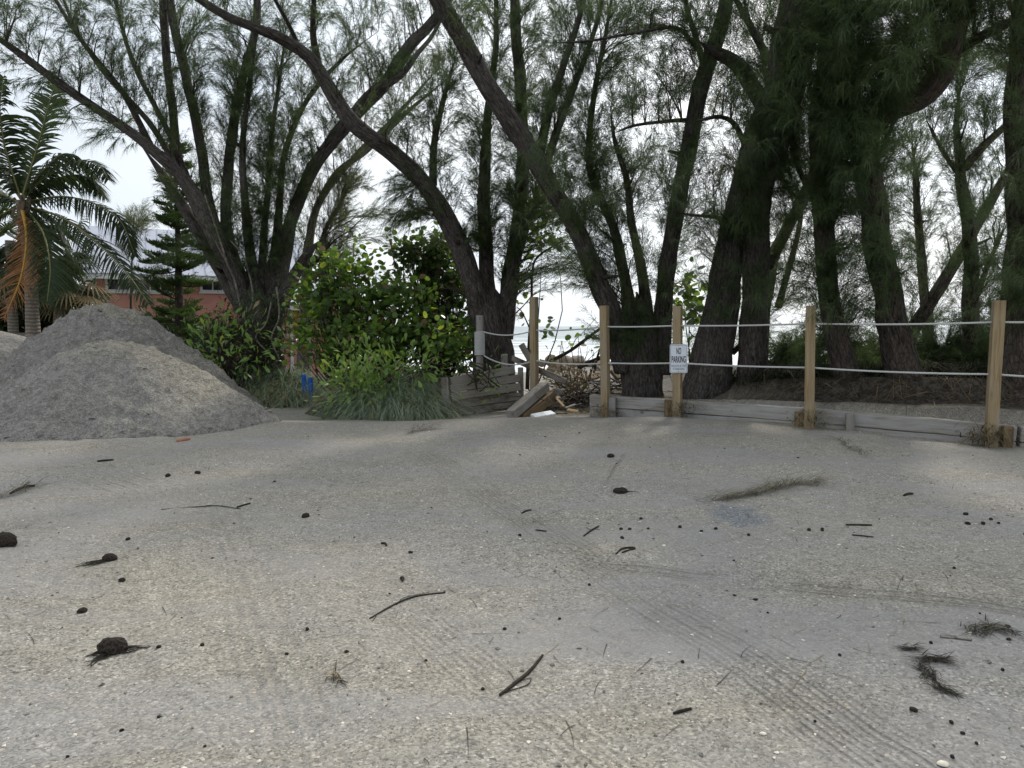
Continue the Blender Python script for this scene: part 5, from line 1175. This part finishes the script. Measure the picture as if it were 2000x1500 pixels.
for lab, a, b, wd, ht, m in [('fresh orange wood splinter standing in the gap between border and beams', (1088, 778, 14.2), (1102, 794, 13.9), .05, .03, FRESHW), ('flat orange wood scrap on the sand at the gap', (1108, 800, 13.9), (1130, 803, 13.8), .08, .02, FRESHW),
                             ('pale wood scrap near the left end of the timber border', (1104, 797, 14.3), (1124, 790, 14.6), .06, .03, OLDW)]:
    single('wood_scrap', lab, 'wood scrap', at(*a), at(*b), wd, ht, m, (0, -.5, 1), 0.01, len(lab), WC)
single('broken_board', 'white broken board lying on the sand right of the slanting beams', 'board', at(1040, 813, 13.5), at(1080, 806, 13.9), 0.16, 0.06, FOAMB, (0, -0.5, 1), 0.012, 80)
o = single('plank_end', 'grey plank end sticking out of the sand pile at the far left', 'board', at(-40, 806, 11.2), at(46, 806, 10.9), 0.10, 0.035, OLDW, (0, -0.3, 1), 0.004, 81)
single('wood_slab', 'flat dark slab half buried in the front sand pile', 'board', at(290, 808, 10.72), at(338, 802, 10.87), 0.30, 0.03, PILE_SH, (0.1, -0.75, 1), 0.006, 82)
# blue posts
for lab, a, b in [('taller blue post leaning left by the green shrub', (599, 782, 17.4), (593, 731, 17.4)), ('shorter blue post nearest the green shrub leaves', (609, 784, 17.2), (606, 737, 17.2))]:
    p0, p1 = at(*a), at(*b); p0[2] = min(p0[2], float(GH(p0[0], p0[1])) - 0.05)
    mb = MB(); tube(mb, [p0, p0 + (p1 - p0) * .5, p0 + (p1 - p0) * .96, p1, p1 + np.array((0, 0, .005))], [.062, .062, .062, .05, .02], 14); o = mb.build('blue_post', BLUE, None, loc=p0, smooth=False); tag(o, lab, 'post', 'blue posts at the grass edge')

# ------------------------------------------------------------------ boulders on the shore
import bmesh
def boulder(px, py, Y, w_, h_, lab, seed):
    bm = bmesh.new(); bmesh.ops.create_icosphere(bm, subdivisions=3, radius=1)
    for v in bm.verts:
        c = np.array(v.co); n = float(fbm(c[0] * 1.1 + seed * 5, c[1] * 1.1, c[2] * 1.1, seed, 3)); k = 1 + 0.22 * n
        q = np.sign(c) * np.abs(c) ** 0.8; v.co = q * k * np.array((w_ / 2, w_ * 0.42, h_ / 2))
    me = bpy.data.meshes.new('boulder'); bm.to_mesh(me); bm.free(); me.materials.append(ROCK); me.polygons.foreach_set('use_smooth', [True] * len(me.polygons))
    o = put('boulder', me, None, at(px, py, Y)); o.rotation_euler = (0, 0, seed * 1.3); tag(o, lab, 'boulder', 'boulders along the shore')
for i, (px, py, Y, w_, h_, lab) in enumerate([
    (1077, 698, 30, .58, .55, 'rounded tan boulder nearest the corner post against the surf'), (1103, 700, 31, .70, .50, 'low wide boulder second from the corner post'), (1127, 702, 30, .62, .66, 'squarish boulder topped with weed in the middle of the row'),
    (1154, 705, 31, .60, .42, 'boulder partly behind the second post, left side'), (1058, 703, 32, .45, .3, 'low boulder touching the corner post'), (1100, 716, 28.5, .55, .42, 'pale boulder in front of the row below the lower rope'),
    (1123, 720, 27.5, .55, .40, 'pale rounded boulder under the squarish one'), (1168, 722, 28, .40, .55, 'upright pale boulder beside the second post'), (1080, 716, 30, .5, .3, 'flat boulder left of the pale front boulder'),
    (1205, 708, 31, .6, .45, 'boulder seen just left of the V-shaped pine'), (1176, 706, 32, .55, .4, 'boulder hidden behind the second post'), (1312, 730, 27, .5, .4, 'brown boulder between the V-shaped pine and the sign post'),
    (1345, 715, 32, .6, .45, 'grey boulder right of the sign above the timber')]):
    boulder(px, py + 6, Y, w_, h_, lab, i + 1)

# ------------------------------------------------------------------ dead branches in the gap
def branch(label, subs, m, cat='branch', name='fallen_branch', group='dead branches in the gap'):
    P0 = at(*subs[0][0][0][:3]); root = None
    for j, (pts, r0, r1) in enumerate(subs):
        C = catmull([at(*p) for p in pts], 8 * len(pts)); mb = MB(); tube(mb, C, np.linspace(r0, r1, len(C)), 7, 0.12, j + len(label))
        if root is None: root = mb.build(name, m, None, loc=P0, smooth=True); tag(root, label, cat, group)
        else: mb.build('twig', m, root, smooth=True, loc=P0)
    return root
br1 = branch('long bare dead branch slanting up across the surf view', [
    ([(1075, 706, 19.0), (1115, 684, 18.2), (1145, 662, 17.6), (1172, 642, 17.0), (1200, 625, 16.6)], .05, .03),
    ([(1145, 663, 17.6), (1170, 654, 17.6), (1200, 650, 17.6)], .02, .01), ([(1115, 683, 18.2), (1125, 662, 18.2), (1140, 648, 18.2), (1165, 620, 18.2)], .012, .006)], DEAD)
branch('thicker dead branch lying low behind the second post', [([(1130, 718, 17.8), (1165, 702, 17.6), (1210, 684, 17.2)], .06, .045), ([(1160, 728, 17.5), (1166, 700, 17.4), (1172, 680, 17.4)], .035, .02), ([(1185, 716, 17.4), (1200, 700, 17.3), (1212, 690, 17.2)], .02, .01)], DEAD)
branch('crooked dead stem rising just left of the corner post', [([(1030, 760, 17.0), (1033, 680, 17.0), (1038, 600, 17.0), (1040, 530, 17.0), (1052, 500, 17.0), (1100, 470, 17.0)], .05, .02), ([(1034, 640, 17.0), (1020, 610, 17.0), (1010, 600, 17.0)], .02, .01)], DEAD)
branch('forked dead twigs right of the sign', [([(1412, 690, 15.0), (1380, 668, 15.0), (1352, 655, 15.0), (1345, 640, 15.0)], .025, .008), ([(1365, 662, 15.0), (1368, 690, 15.0), (1372, 712, 15.0)], .01, .004), ([(1410, 700, 15.0), (1375, 704, 15.0), (1344, 716, 15.0)], .018, .008), ([(1380, 668, 15.0), (1362, 672, 15.0), (1340, 690, 15.0)], .008, .003)], DEAD)
branch('dark root stub leaning between the two dark pines', [([(1430, 690, 14.6), (1455, 668, 14.6), (1490, 640, 14.8)], .06, .04)], DEAD)
shrub('sea_grape_shrub', 'few sea grape leaves on thin stems over the long dead branch', 'shrub', gz(1120, 18.4), [(1122, 662, 18.0, 12, 8, 1), (1150, 678, 17.8, 10, 8, 1), (1182, 668, 17.2, 14, 18, 1.2), (1098, 666, 18.0, 7, 5, 1)], 46, 0.15, 'round', [GRAPE, GRAPE_D], SG, DEAD, 300, 6)
shrub('broken_boughs', 'heap of torn leafy boughs on the litter right of the corner post', 'debris', gz(1115, 16.8), [(1110, 745, 16.6, 34, 22, 1), (1090, 725, 16.8, 26, 14, 1), (1125, 765, 16.4, 30, 12, .8), (1150, 740, 17.0, 20, 14, .6)], 620, 0.13, 'long', [DRYLEAF, DRYLEAF, GRAPE_D], None, DEAD, 250, 1)
for lab, px, py, Y, n, sp in [('tangle of broken brown twigs in the gap right of the corner post', 1105, 752, 16.0, 150, 1.0), ('brown twig litter under the V-shaped pine', 1190, 752, 16.6, 80, .9), ('tangle of straw and twigs behind the slanting beams', 1062, 735, 15.3, 70, .5)]:
    c0 = at(px, py, Y); c0[2] = float(GH(c0[0], c0[1])); mb = MB()
    for k in range(n):
        q = c0 + rng.normal(size=3) * np.array((sp * .6, .5, 0)); q[2] = float(GH(q[0], q[1])) + abs(rng.normal()) * .27 * math.exp(-((q[0] - c0[0]) / sp) ** 2) + .02
        d = rdir(1)[0] * np.array((1, .8, .28)); d /= np.linalg.norm(d); L_ = rng.uniform(.25, 1.0)
        pts = np.array([q - d * L_ / 2, q + rng.normal(size=3) * .04, q + d * L_ / 2]); pts[:, 2] = np.maximum(pts[:, 2], GH(pts[:, 0], pts[:, 1]) + .015)
        tube(mb, catmull(pts, 7), np.linspace(rng.uniform(.006, .02), .003, 7), 5, 0.2, k, m=int(rng.random() < .35))
    o = mb.build('twig_heap', [DEAD, DRIFT], None, 'stuff', True, loc=c0); o['label'] = lab; o['category'] = 'debris'

# ------------------------------------------------------------------ litter at the border
def litter(name, spots, n, mats, pm, L=(0.15, 0.5), wd=(0.004, 0.009), zoff=0.01, flat=True):
    Ps = []
    w_ = np.array([s[4] for s in spots], float); cnt = rng.multinomial(n, w_ / w_.sum())
    for (px, Y, rx, ry, _), c in zip(spots, cnt):
        Ps.append(np.c_[(px - 1000) / FPX * Y + rng.normal(size=c) * rx, Y + rng.normal(size=c) * ry])
    q = np.concatenate(Ps); n = len(q); P = np.c_[q, sand_height(q[:, 0], q[:, 1]) + zoff]
    V, F = blades(P, rng.uniform(*L, n), rng.uniform(*wd, n), rng.uniform(0, 6.28, n), rng.uniform(0.93, 0.99, n), rng.uniform(0.2, 0.5, n), 4)
    # keep litter on the ground
    gzv = sand_height(V[:, 0], V[:, 1]) + 0.004; V[:, 2] = np.maximum(np.minimum(V[:, 2], gzv + 0.05), gzv)
    put(name, mesh(name, V, F, mats, np.repeat(rng.choice(len(mats), n, p=pm), 4), None, True), None, kind='stuff')
litter('leaf_litter', [(1120, 15.6, .5, .9, 1), (1220, 16.5, .8, 1.2, 1.2), (1150, 18.5, .8, 2, 1), (1330, 14.6, .8, .8, .8), (1600, 13.2, 1.2, .5, .8), (1850, 12.2, 1.0, .5, .8)], 2600, [DRYLEAF, WEED, DRYG], [.4, .35, .25])
# wisps of pine needle and weed over the open sand
def scatter_needles(n):
    x = rng.uniform(-6, 6.5, n); y = rng.uniform(1.6, 12, n); y = 1.8 + (y - 1.8) ** 1.0
    m_ = rng.random(n) < np.clip(0.12 + 0.55 * (x > 0.2) * (y > 3) + 0.75 * vnoise(x * 0.9, y * 0.9, 0, 5), 0, 1); x, y = x[m_], y[m_]; n = len(x)
    P = np.c_[x, y, sand_height(x, y) + 0.004]
    V, F = blades(P, rng.uniform(0.04, 0.20, n), rng.uniform(0.0016, 0.0036, n), rng.uniform(0, 6.28, n), np.full(n, 0.985), rng.uniform(0.05, 0.2, n), 3)
    b = V.reshape(n, 4, 2, 3); bend = rng.normal(size=n) * 0.03
    for k in range(4): b[:, k, :, 0] += (bend * (k / 3) ** 2)[:, None]; b[:, k, :, 1] += (np.roll(bend, 1) * (k / 3) ** 2)[:, None]
    V = b.reshape(-1, 3); V[:, 2] = sand_height(V[:, 0], V[:, 1]) + 0.004
    put('fallen_needles', mesh('fallen_needles', V, F, [WEED, DRYG], np.repeat((rng.random(n) < 0.35).astype(int), 3)), None, kind='stuff')
scatter_needles(2600)
def chips(name, n, size, m, xr, yr, flat=0.4):
    bm = bmesh.new(); bmesh.ops.create_icosphere(bm, subdivisions=1, radius=1); v0 = np.array([v.co for v in bm.verts]); f0 = np.array([[v.index for v in f.verts] for f in bm.faces]); bm.free()
    x = rng.uniform(*xr, n); y = yr[0] + (yr[1] - yr[0]) * rng.random(n) ** 1.4; s = size * np.clip(rng.lognormal(0, 0.45, n), 0.3, 2.2)
    a = rng.uniform(0, 6.28, n); c, sn = np.cos(a), np.sin(a); sx2 = rng.uniform(0.6, 1.5, n)
    L = v0[None] * (1 + 0.25 * rng.normal(size=(n, len(v0), 1))) * np.stack([s * sx2, s, s * flat], 1)[:, None]
    V = np.stack([L[..., 0] * c[:, None] - L[..., 1] * sn[:, None] + x[:, None], L[..., 0] * sn[:, None] + L[..., 1] * c[:, None] + y[:, None], L[..., 2] + (sand_height(x, y) + s * flat * 0.45)[:, None]], -1).reshape(-1, 3)
    F = (np.arange(n)[:, None, None] * len(v0) + f0[None]).reshape(-1, 3)
    put(name, mesh(name, V, F, m, None, None, False), None, kind='stuff')
chips('shell_fragments', 1300, 0.0042, SHELL, (-3.6, 3.6), (1.8, 7.0), 0.35)
chips('shell_fragments', 350, 0.007, SHELL, (-7, 7), (5, 11.5), 0.35)
chips('dark_crumbs', 120, 0.007, CHAR, (-4, 6), (2, 11), 0.7)
chips('sand_crumbs', 1800, 0.005, PILE, (-6, 6), (1.8, 9), 0.6)

# ------------------------------------------------------------------ things lying on the sand, one by one
def on_sand(px, py):
    p = ground(px, py); p[2] = float(sand_height(p[0], p[1])); return p
def cone(px, py, wpx, lab, group, tail=None, squash=0.75):
    p = on_sand(px, py); s = wpx * np.linalg.norm(p - np.array((0, 0, CAMH))) / FPX / 2
    bm = bmesh.new(); bmesh.ops.create_icosphere(bm, subdivisions=3, radius=1)
    for v in bm.verts:
        c = np.array(v.co); th = math.atan2(c[1], c[2]); k = 1 + 0.10 * math.sin(th * 9 + 6 * c[0]) * math.sin(c[0] * 11) + 0.12 * float(vnoise(c[0] * 2 + px, c[1] * 2, c[2] * 2, 4))
        v.co = c * k * np.array((1.15, 0.85, squash)) * s
    me = bpy.data.meshes.new('cone'); bm.to_mesh(me); bm.free(); me.materials.append(CHAR)
    o = put('pine_cone', me, None, p + np.array((0, 0, s * squash * 0.55))); o.rotation_euler = (0, 0, rng.uniform(0, 6)); tag(o, lab, 'pine cone', group)
    if tail:
        tail = list(tail) + [(tx + rng.normal() * 9, ty + rng.normal() * 3) for tx, ty in tail for _ in range(3)]
        o.rotation_euler = (0, 0, 0)
        for k, (tx, ty) in enumerate(tail):
            q = on_sand(tx, ty); mid = (p + q) / 2 + rng.normal(size=3) * np.array((.02, .02, 0)); mid[2] = float(sand_height(mid[0], mid[1])) + .006
            mb = MB(); tube(mb, catmull([p + np.array((0, 0, .01)), mid, q + np.array((0, 0, .004))], 10), np.linspace(s * 0.11, 0.0012, 10), 5, 0.3, k); mb.build('tail', WEED, o, loc=np.array(o.location))
    return o
PC = 'dark cones and clods on the sand'
cone(220, 1270, 40, 'large round dark cone with trailing fibres in the near left sand', PC, [(165, 1284), (285, 1262), (170, 1300)])
cone(8, 1064, 34, 'ragged black clod cut by the left edge of the view', PC, [(28, 1066)])
cone(214, 1093, 20, 'dark cone with a comet-like tail of fibre on the left sand', PC, [(145, 1106), (160, 1104), (175, 1098)])
cone(597, 1008, 14, 'black cone alone in the middle left sand', PC)
cone(1212, 964, 24, 'flat black chunk beside the faint wheel line', PC, [(1230, 962)], 0.5)
cone(328, 932, 9, 'small black cone by the pale wet patch, left one of the pair', PC); cone(386, 927, 9, 'small black cone by the pale wet patch, right one of the pair', PC)
cone(238, 1134, 10, 'small dark cone below the comet-tailed cone', PC); cone(161, 1197, 13, 'small dark clod between the comet-tailed cone and the large round one', PC)
cone(1193, 894, 12, 'small black clod on the thin wheel line up the sand', PC)
TINY = [(310, 1264), (395, 1260), (560, 1276), (600, 1230), (310, 1400), (238, 1425), (132, 1478), (677, 1276), (250, 1052), (943, 1347), (1093, 1215), (1151, 1144), (1015, 1048), (1213, 1032), (1230, 1033), (1215, 1052), (1252, 1012), (1266, 1032),
        (1328, 1031), (1370, 1039), (1398, 1036), (1580, 1035), (1606, 1037), (1606, 1033), (1462, 1047), (1640, 1280), (1333, 1296), (1890, 1023), (1920, 1025), (1935, 1018), (1950, 1025), (1886, 1007), (1858, 1416), (1880, 1437), (1860, 1478), (1907, 1459), (1592, 1405), (1958, 1312), (1970, 1253), (1818, 1260), (785, 1130)]
LAND = [(220, 1270, 'large round cone with trailing fibres'), (214, 1093, 'comet-tailed cone'), (597, 1008, 'lone black cone in the middle left'), (1212, 964, 'flat black chunk'), (1440, 1006, 'grey gravel spot'), (1680, 1036, 'two parallel dark twigs'),
        (1220, 1080, 'looped dark pod'), (1020, 1325, 'dark curved stick'), (1830, 1320, 'root-like weed curl'), (795, 1180, 'broken twig line'), (655, 1328, 'faint fibre spray'), (1780, 1393, 'short dark pod at the near right'), (1842, 1488, 'largest tan shell'), (1332, 1395, 'thin twig near the bottom'), (784, 1130, 'hook-shaped pod'), (1057, 1035, 'straight twig'), (1940, 1236, 'dark weed patch at the right edge'), (1490, 1437, 'small peach shell')]
seen_ = {}
for px, py in sorted(TINY, key=lambda q: min((q[0] - a) ** 2 + 3 * (q[1] - b) ** 2 for a, b, _ in LAND)):
    lx, ly, ln_ = min(LAND, key=lambda q: (q[0] - px) ** 2 + 3 * (q[1] - py) ** 2)
    dx_, dy_ = px - lx, (py - ly) * 1.7
    dr = ('right of' if dx_ > 0 else 'left of') if abs(dx_) >= abs(dy_) else ('just nearer than' if dy_ > 0 else 'just beyond')
    k_ = seen_[(dr, ln_)] = seen_.get((dr, ln_), 0) + 1
    cone(px, py, rng.uniform(5, 8), ('closest', 'second closest', 'third closest', 'fourth closest', 'fifth closest', 'sixth closest', 'seventh closest')[k_ - 1] + ' tiny black cone ' + dr + ' the ' + ln_, 'tiny black cones on the sand')
def stick(lab, pts, r, m=WEED, subs=(), group='sticks on the sand', cat='stick', name='stick', lift=0.006):
    P = [on_sand(*p) + np.array((0, 0, r * 0.7 + lift * 0.3)) for p in pts]; C = catmull(P, 8 * len(P)) if len(P) > 2 else np.linspace(P[0], P[1], 10)
    mb = MB(); tube(mb, C, r * (0.7 + 0.5 * np.sin(np.linspace(0.3, 2.9, len(C)))), 6, 0.2, len(lab)); o = mb.build(name, m, None, loc=P[0], smooth=True); tag(o, lab, cat, group)
    for s in subs:
        Q = [on_sand(*p) + np.array((0, 0, 0.005)) for p in s]; C = catmull(Q, 14) if len(Q) > 2 else np.linspace(Q[0], Q[1], 8)
        mb = MB(); tube(mb, C, np.linspace(r * 0.5, 0.0015, len(C)), 5, 0.2, 3); mb.build('twig', m, o, smooth=True, loc=P[0])
    return o
stick('dark curved stick with a pale strand across the near middle sand', [(976, 1362), (1005, 1338), (1035, 1315), (1060, 1289)], .007, WEED, [[(985, 1355), (1030, 1340), (1035, 1328), (1005, 1338)]])
stick('thin broken dark twig line left of the near middle', [(722, 1206), (775, 1178), (815, 1162), (870, 1157)], .0045, WEED, [[(775, 1180), (790, 1165), (840, 1155)], [(735, 1200), (728, 1212)]])
stick('long thin curved twig below the left tyre marks', [(315, 1000), (380, 993), (425, 990), (470, 997)], .004); stick('short black stick at the end of the long curved twig', [(463, 994), (489, 989)], .009)
stick('small curved black pod in the middle sand, upper one', [(1019, 1000), (1028, 996), (1038, 995)], .007); stick('straight black twig just below the upper curved pod', [(1046, 1034), (1068, 1036)], .005)
stick('black comma-shaped pod in the middle sand', [(744, 1066), (752, 1066), (755, 1070)], .007); stick('black hook-shaped pod below the comma pod', [(781, 1128), (787, 1129), (786, 1134)], .008)
stick('upper of two parallel dark twigs right of the gravel spot', [(1652, 1025), (1676, 1026), (1703, 1028)], .007); stick('lower of two parallel dark twigs right of the gravel spot', [(1664, 1047), (1706, 1049)], .005)
stick('looped dark seed pod near the right middle', [(1203, 1084), (1215, 1077), (1232, 1074), (1240, 1075), (1232, 1079), (1215, 1083)], .006); stick('forked dark sprig above the looped pod', [(1140, 1045), (1155, 1036), (1170, 1026)], .006, WEED, [[(1155, 1036), (1145, 1030)], [(1160, 1032), (1172, 1034)]])
stick('small dark leaf-shaped pod at right', [(1765, 971), (1775, 968), (1783, 968)], .011); stick('short dark pod at the near right', [(1776, 1390), (1785, 1394), (1792, 1396)], .007); stick('thin dark twig near the bottom right middle', [(1315, 1398), (1335, 1392), (1350, 1390)], .006)
stick('pale stem on the right sand beside the dark weed', [(1836, 1247), (1865, 1250), (1898, 1256)], .008, DRIFT); stick('dark twig on the upper left sand', [(190, 902), (222, 900)], .010); stick('bent twig on the far left sand', [(20, 962), (45, 952), (68, 950)], .012, WEED, [[(45, 952), (52, 945), (60, 944)]])
stick('white bent driftwood stick on the front sand pile', [(40, 756), (28, 740), (22, 738)], .02, DRIFT) if False else None
def weed(lab, path, n, L, spread, mats, pm, group='weed clumps on the sand', name='seaweed_clump', w_=(0.003, 0.006), lift=0.03):
    P = catmull([on_sand(*p) for p in path], 40); k = rng.integers(0, 40, n); T = np.gradient(P, axis=0); az0 = np.arctan2(T[:, 1], T[:, 0])
    q = P[k] + rng.normal(size=(n, 3)) * np.array((spread, spread, 0)); q[:, 2] = sand_height(q[:, 0], q[:, 1]) + np.abs(rng.normal(size=n)) * lift
    az = az0[k] + rng.normal(size=n) * 0.5 + np.where(rng.random(n) < 0.5, math.pi, 0)
    V, F = blades(q, rng.uniform(*L, n), rng.uniform(*w_, n), az, np.full(n, 0.96), rng.uniform(0.1, 0.5, n), 4)
    V[:, 2] = np.maximum(V[:, 2], sand_height(V[:, 0], V[:, 1]) + 0.004)
    o = put(name, mesh(name, V - P[20], F, mats, np.repeat(rng.choice(len(mats), n, p=pm), 4)), None, P[20]); return tag(o, lab, 'seaweed', group)
weed('long olive strand of dried weed on the right sand above the gravel spot', [(1395, 976), (1450, 970), (1500, 960), (1545, 950), (1598, 943)], 360, (.15, .4), .03, [OLIVE, WEED, DRYG], [.5, .3, .2])
weed('dark root-like weed curl on the near right sand', [(1800, 1300), (1812, 1320), (1835, 1345), (1870, 1358)], 130, (.02, .09), .012, [WEED], [1], lift=.01)
weed('dark fibrous weed strip above the root-like curl', [(1795, 1293), (1820, 1294), (1848, 1296)], 90, (.03, .10), .010, [WEED], [1], lift=.01)
weed('dark weed patch near the right edge', [(1900, 1243), (1935, 1232), (1985, 1245)], 130, (.03, .12), .025, [WEED, OLIVE], [.8, .2], lift=.012)
weed('small dark weed tuft left of the root-like curl', [(1762, 1271), (1785, 1271)], 50, (.02, .06), .01, [WEED], [1], lift=.01)
weed('ragged brown weed tuft in front of the plank wall', [(800, 848), (825, 842), (848, 838)], 150, (.1, .35), .05, [WEED, DRYG], [.8, .2], lift=.06)
weed('thin weed trail in front of the timber border', [(1612, 858), (1640, 860), (1665, 876), (1690, 890)], 110, (.08, .25), .03, [WEED, OLIVE], [.6, .4])
weed('grey weed drift at the far left edge', [(0, 972), (30, 962), (65, 950)], 90, (.1, .3), .05, [WEED, DRYG], [.6, .4])
weed('faint dark fibre spray on the near middle-left sand', [(650, 1320), (658, 1328), (664, 1335)], 26, (.04, .10), .012, [WEED, DRYG], [.7, .3], lift=.008)
# dry grass caught at the posts
for lab, px, dd, n, face in [('dry straw tangle round the foot of the rightmost post', 1938, -0.05, 210, -2.2), ('dry straw round the foot of the second post from the right', 1588, -0.05, 110, -1.6), ('dry straw round the foot of the sign post', 1330, -0.05, 100, -1.2), ('dry straw round the left end of the timber border', 1185, 0.0, 110, -1.5)]:
    p = tpt(px, dd); p[2] = float(GH(p[0], p[1])); q = p + rng.normal(size=(n, 3)) * np.array((.16, .08, 0)); q[:, 2] = GH(q[:, 0], q[:, 1]) + rng.uniform(0.02, 0.24, n)
    V, F = blades(q, rng.uniform(.2, .6, n), rng.uniform(.006, .013, n), rng.normal(face, 1.0, n), rng.uniform(.5, .9, n), rng.uniform(.7, 1.3, n))
    V[:, 2] = np.maximum(V[:, 2], GH(V[:, 0], V[:, 1]) + 0.02)
    o = put('straw_tangle', mesh('straw_tangle', V - p, F, [DRYG, OLIVE, WEED], np.repeat(rng.choice(3, n, p=[.5, .25, .25]), 5)), None, p); tag(o, lab, 'dry grass', 'straw caught at the posts')
# odd bits
single('brick_chip', 'orange brick fragment at the foot of the front sand pile', 'brick fragment', on_sand(346, 864) + np.array((0, 0, .02)), on_sand(370, 861) + np.array((0, 0, .02)), .07, .035, BRICKM, (0, 0, 1), .01, 90)
for px, py, s, lab in [(1842, 1488, .022, 'largest tan shell at the bottom right'), (1490, 1437, .014, 'small peach shell near the bottom, right of centre')]:
    p = on_sand(px, py); bm = bmesh.new(); bmesh.ops.create_uvsphere(bm, u_segments=16, v_segments=8, radius=1)
    for v in bm.verts:
        a = math.atan2(v.co.y, v.co.x); k = 1 + 0.05 * math.cos(a * 12); v.co = Vector((v.co.x * s * k, v.co.y * s * 0.8 * k, max(v.co.z, -0.1) * s * 0.45))
    me = bpy.data.meshes.new('shell'); bm.to_mesh(me); bm.free(); me.materials.append(SHELL); o = put('shell', me, None, p + np.array((0, 0, 0.002))); tag(o, lab, 'shell', 'shells on the sand')
mb = MB(); C = catmull([at(56, 754, 11.3), at(38, 750, 11.15), at(26, 742, 11.2), at(22, 736, 11.25)], 20)
tube(mb, C, np.linspace(.028, .018, 20), 8, .1, 2); o = mb.build('driftwood', DRIFT, None, loc=C[0], smooth=True); tag(o, 'pale bent driftwood stick poking from the sand pile at the left', 'driftwood')
